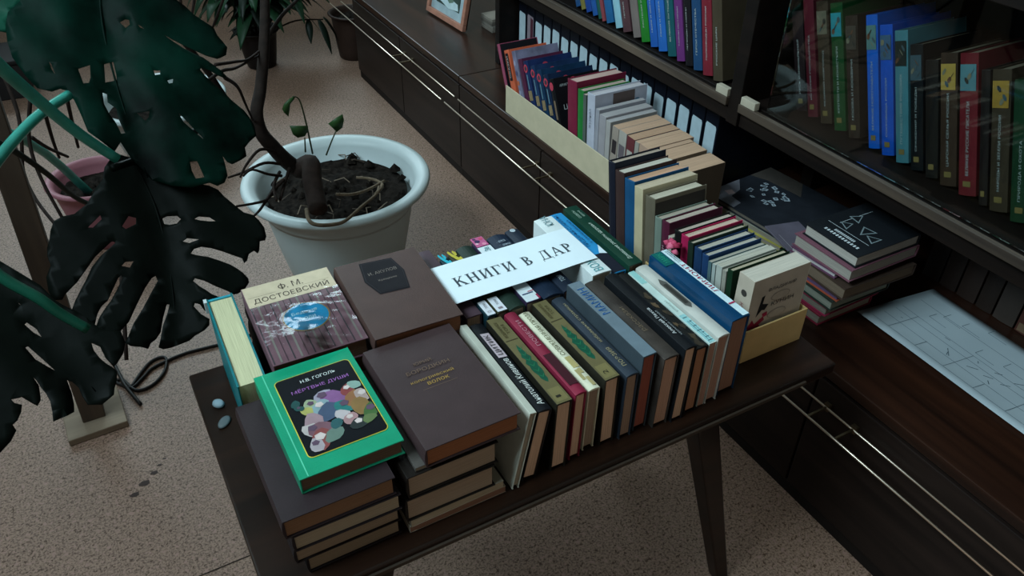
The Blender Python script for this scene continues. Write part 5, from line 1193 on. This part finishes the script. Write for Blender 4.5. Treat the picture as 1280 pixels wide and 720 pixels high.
# brown pot beside the end of the cabinet
BP = (1.14, 3.48, 0.0)
bp_ = empty('flower_pot', at0(*BP), 'dark brown tapered flower pot at the far end of the cabinets', 'flower pot')
pot(bp_, 0.105, 0.20, M('brown_pot', '2c1e18', 0.55), 0.072, 0.014, 0.006, 0.17, 40)

# black cable on the floor
mb = MB(); mb.tube(catmull([(x, y, .0045) for x, y, z in CABLE], 5), 0.0042, 7); mb.tube(catmull([(x, y, .012 if 0 < i < 4 else .005) for i, (x, y, z) in enumerate(CABLE_B)], 5), 0.0045, 7)
tag(mb.build('cable', M('black_cable', '14110f', 0.5), None, True), 'black cable looping on the speckled floor beside the table', 'cable')

# two small glossy pieces at the table's left edge
for i, (x, y, rx, ry, h, c, lab) in enumerate(((0.048, 0.955, 0.008, 0.010, 0.007, 'a8c4d0', 'small bright bluish glossy pebble-shaped piece beside the turquoise book'), (0.047, 0.915, 0.008, 0.013, 0.0045, '6f7c80', 'small dull grey oval piece beside the turquoise book'))):
    mb = MB(); n = 18
    prof = [(0.15, 0.0), (0.8, 0.02), (1.0, 0.35), (0.85, 0.8), (0.45, 0.97), (0.02, 1.0)]
    for r_, z in prof:
        for k in range(n): mb.v.append((rx * r_ * math.cos(k * 6.2832 / n), ry * r_ * math.sin(k * 6.2832 / n), z * h))
    for j in range(len(prof) - 1):
        for k in range(n): mb.f.append((j * n + k, j * n + (k + 1) % n, (j + 1) * n + (k + 1) % n, (j + 1) * n + k))
    mb.f.append(tuple(reversed(range(n))))
    o = mb.build('trinket', M('glossy_piece', c, 0.08 if i == 0 else 0.25, 0, .05), None, True); o.location = (x, y, ZT + .0003); o.rotation_euler = (0, 0, .5 - i * 1.2); tag(o, lab, 'trinket')
# low dark box on the floor far to the left, behind the green stalks
db = empty('storage_box', Matrix.Translation((-0.46, 3.66, 0.0005)) @ Matrix.Rotation(math.radians(-4), 4, 'Z'), 'low dark grey lidded box on the floor far left, behind green stalks', 'box')
mb = MB(); mb.hexa([(0.01, 0.01, 0), (0.29, 0.01, 0), (0.29, 0.22, 0), (0.01, 0.22, 0), (0, 0, .14), (.30, 0, .14), (.30, .23, .14), (0, .23, .14)]); bevel(mb.build('body', M('dark_grey_box', '2a2829', 0.6), db), 0.004)
mb = MB(); mb.box((-0.006, -0.006, 0.141), (0.306, 0.236, 0.158)); bevel(mb.build('lid', M('dark_grey_lid', '232122', 0.6), db), 0.004)
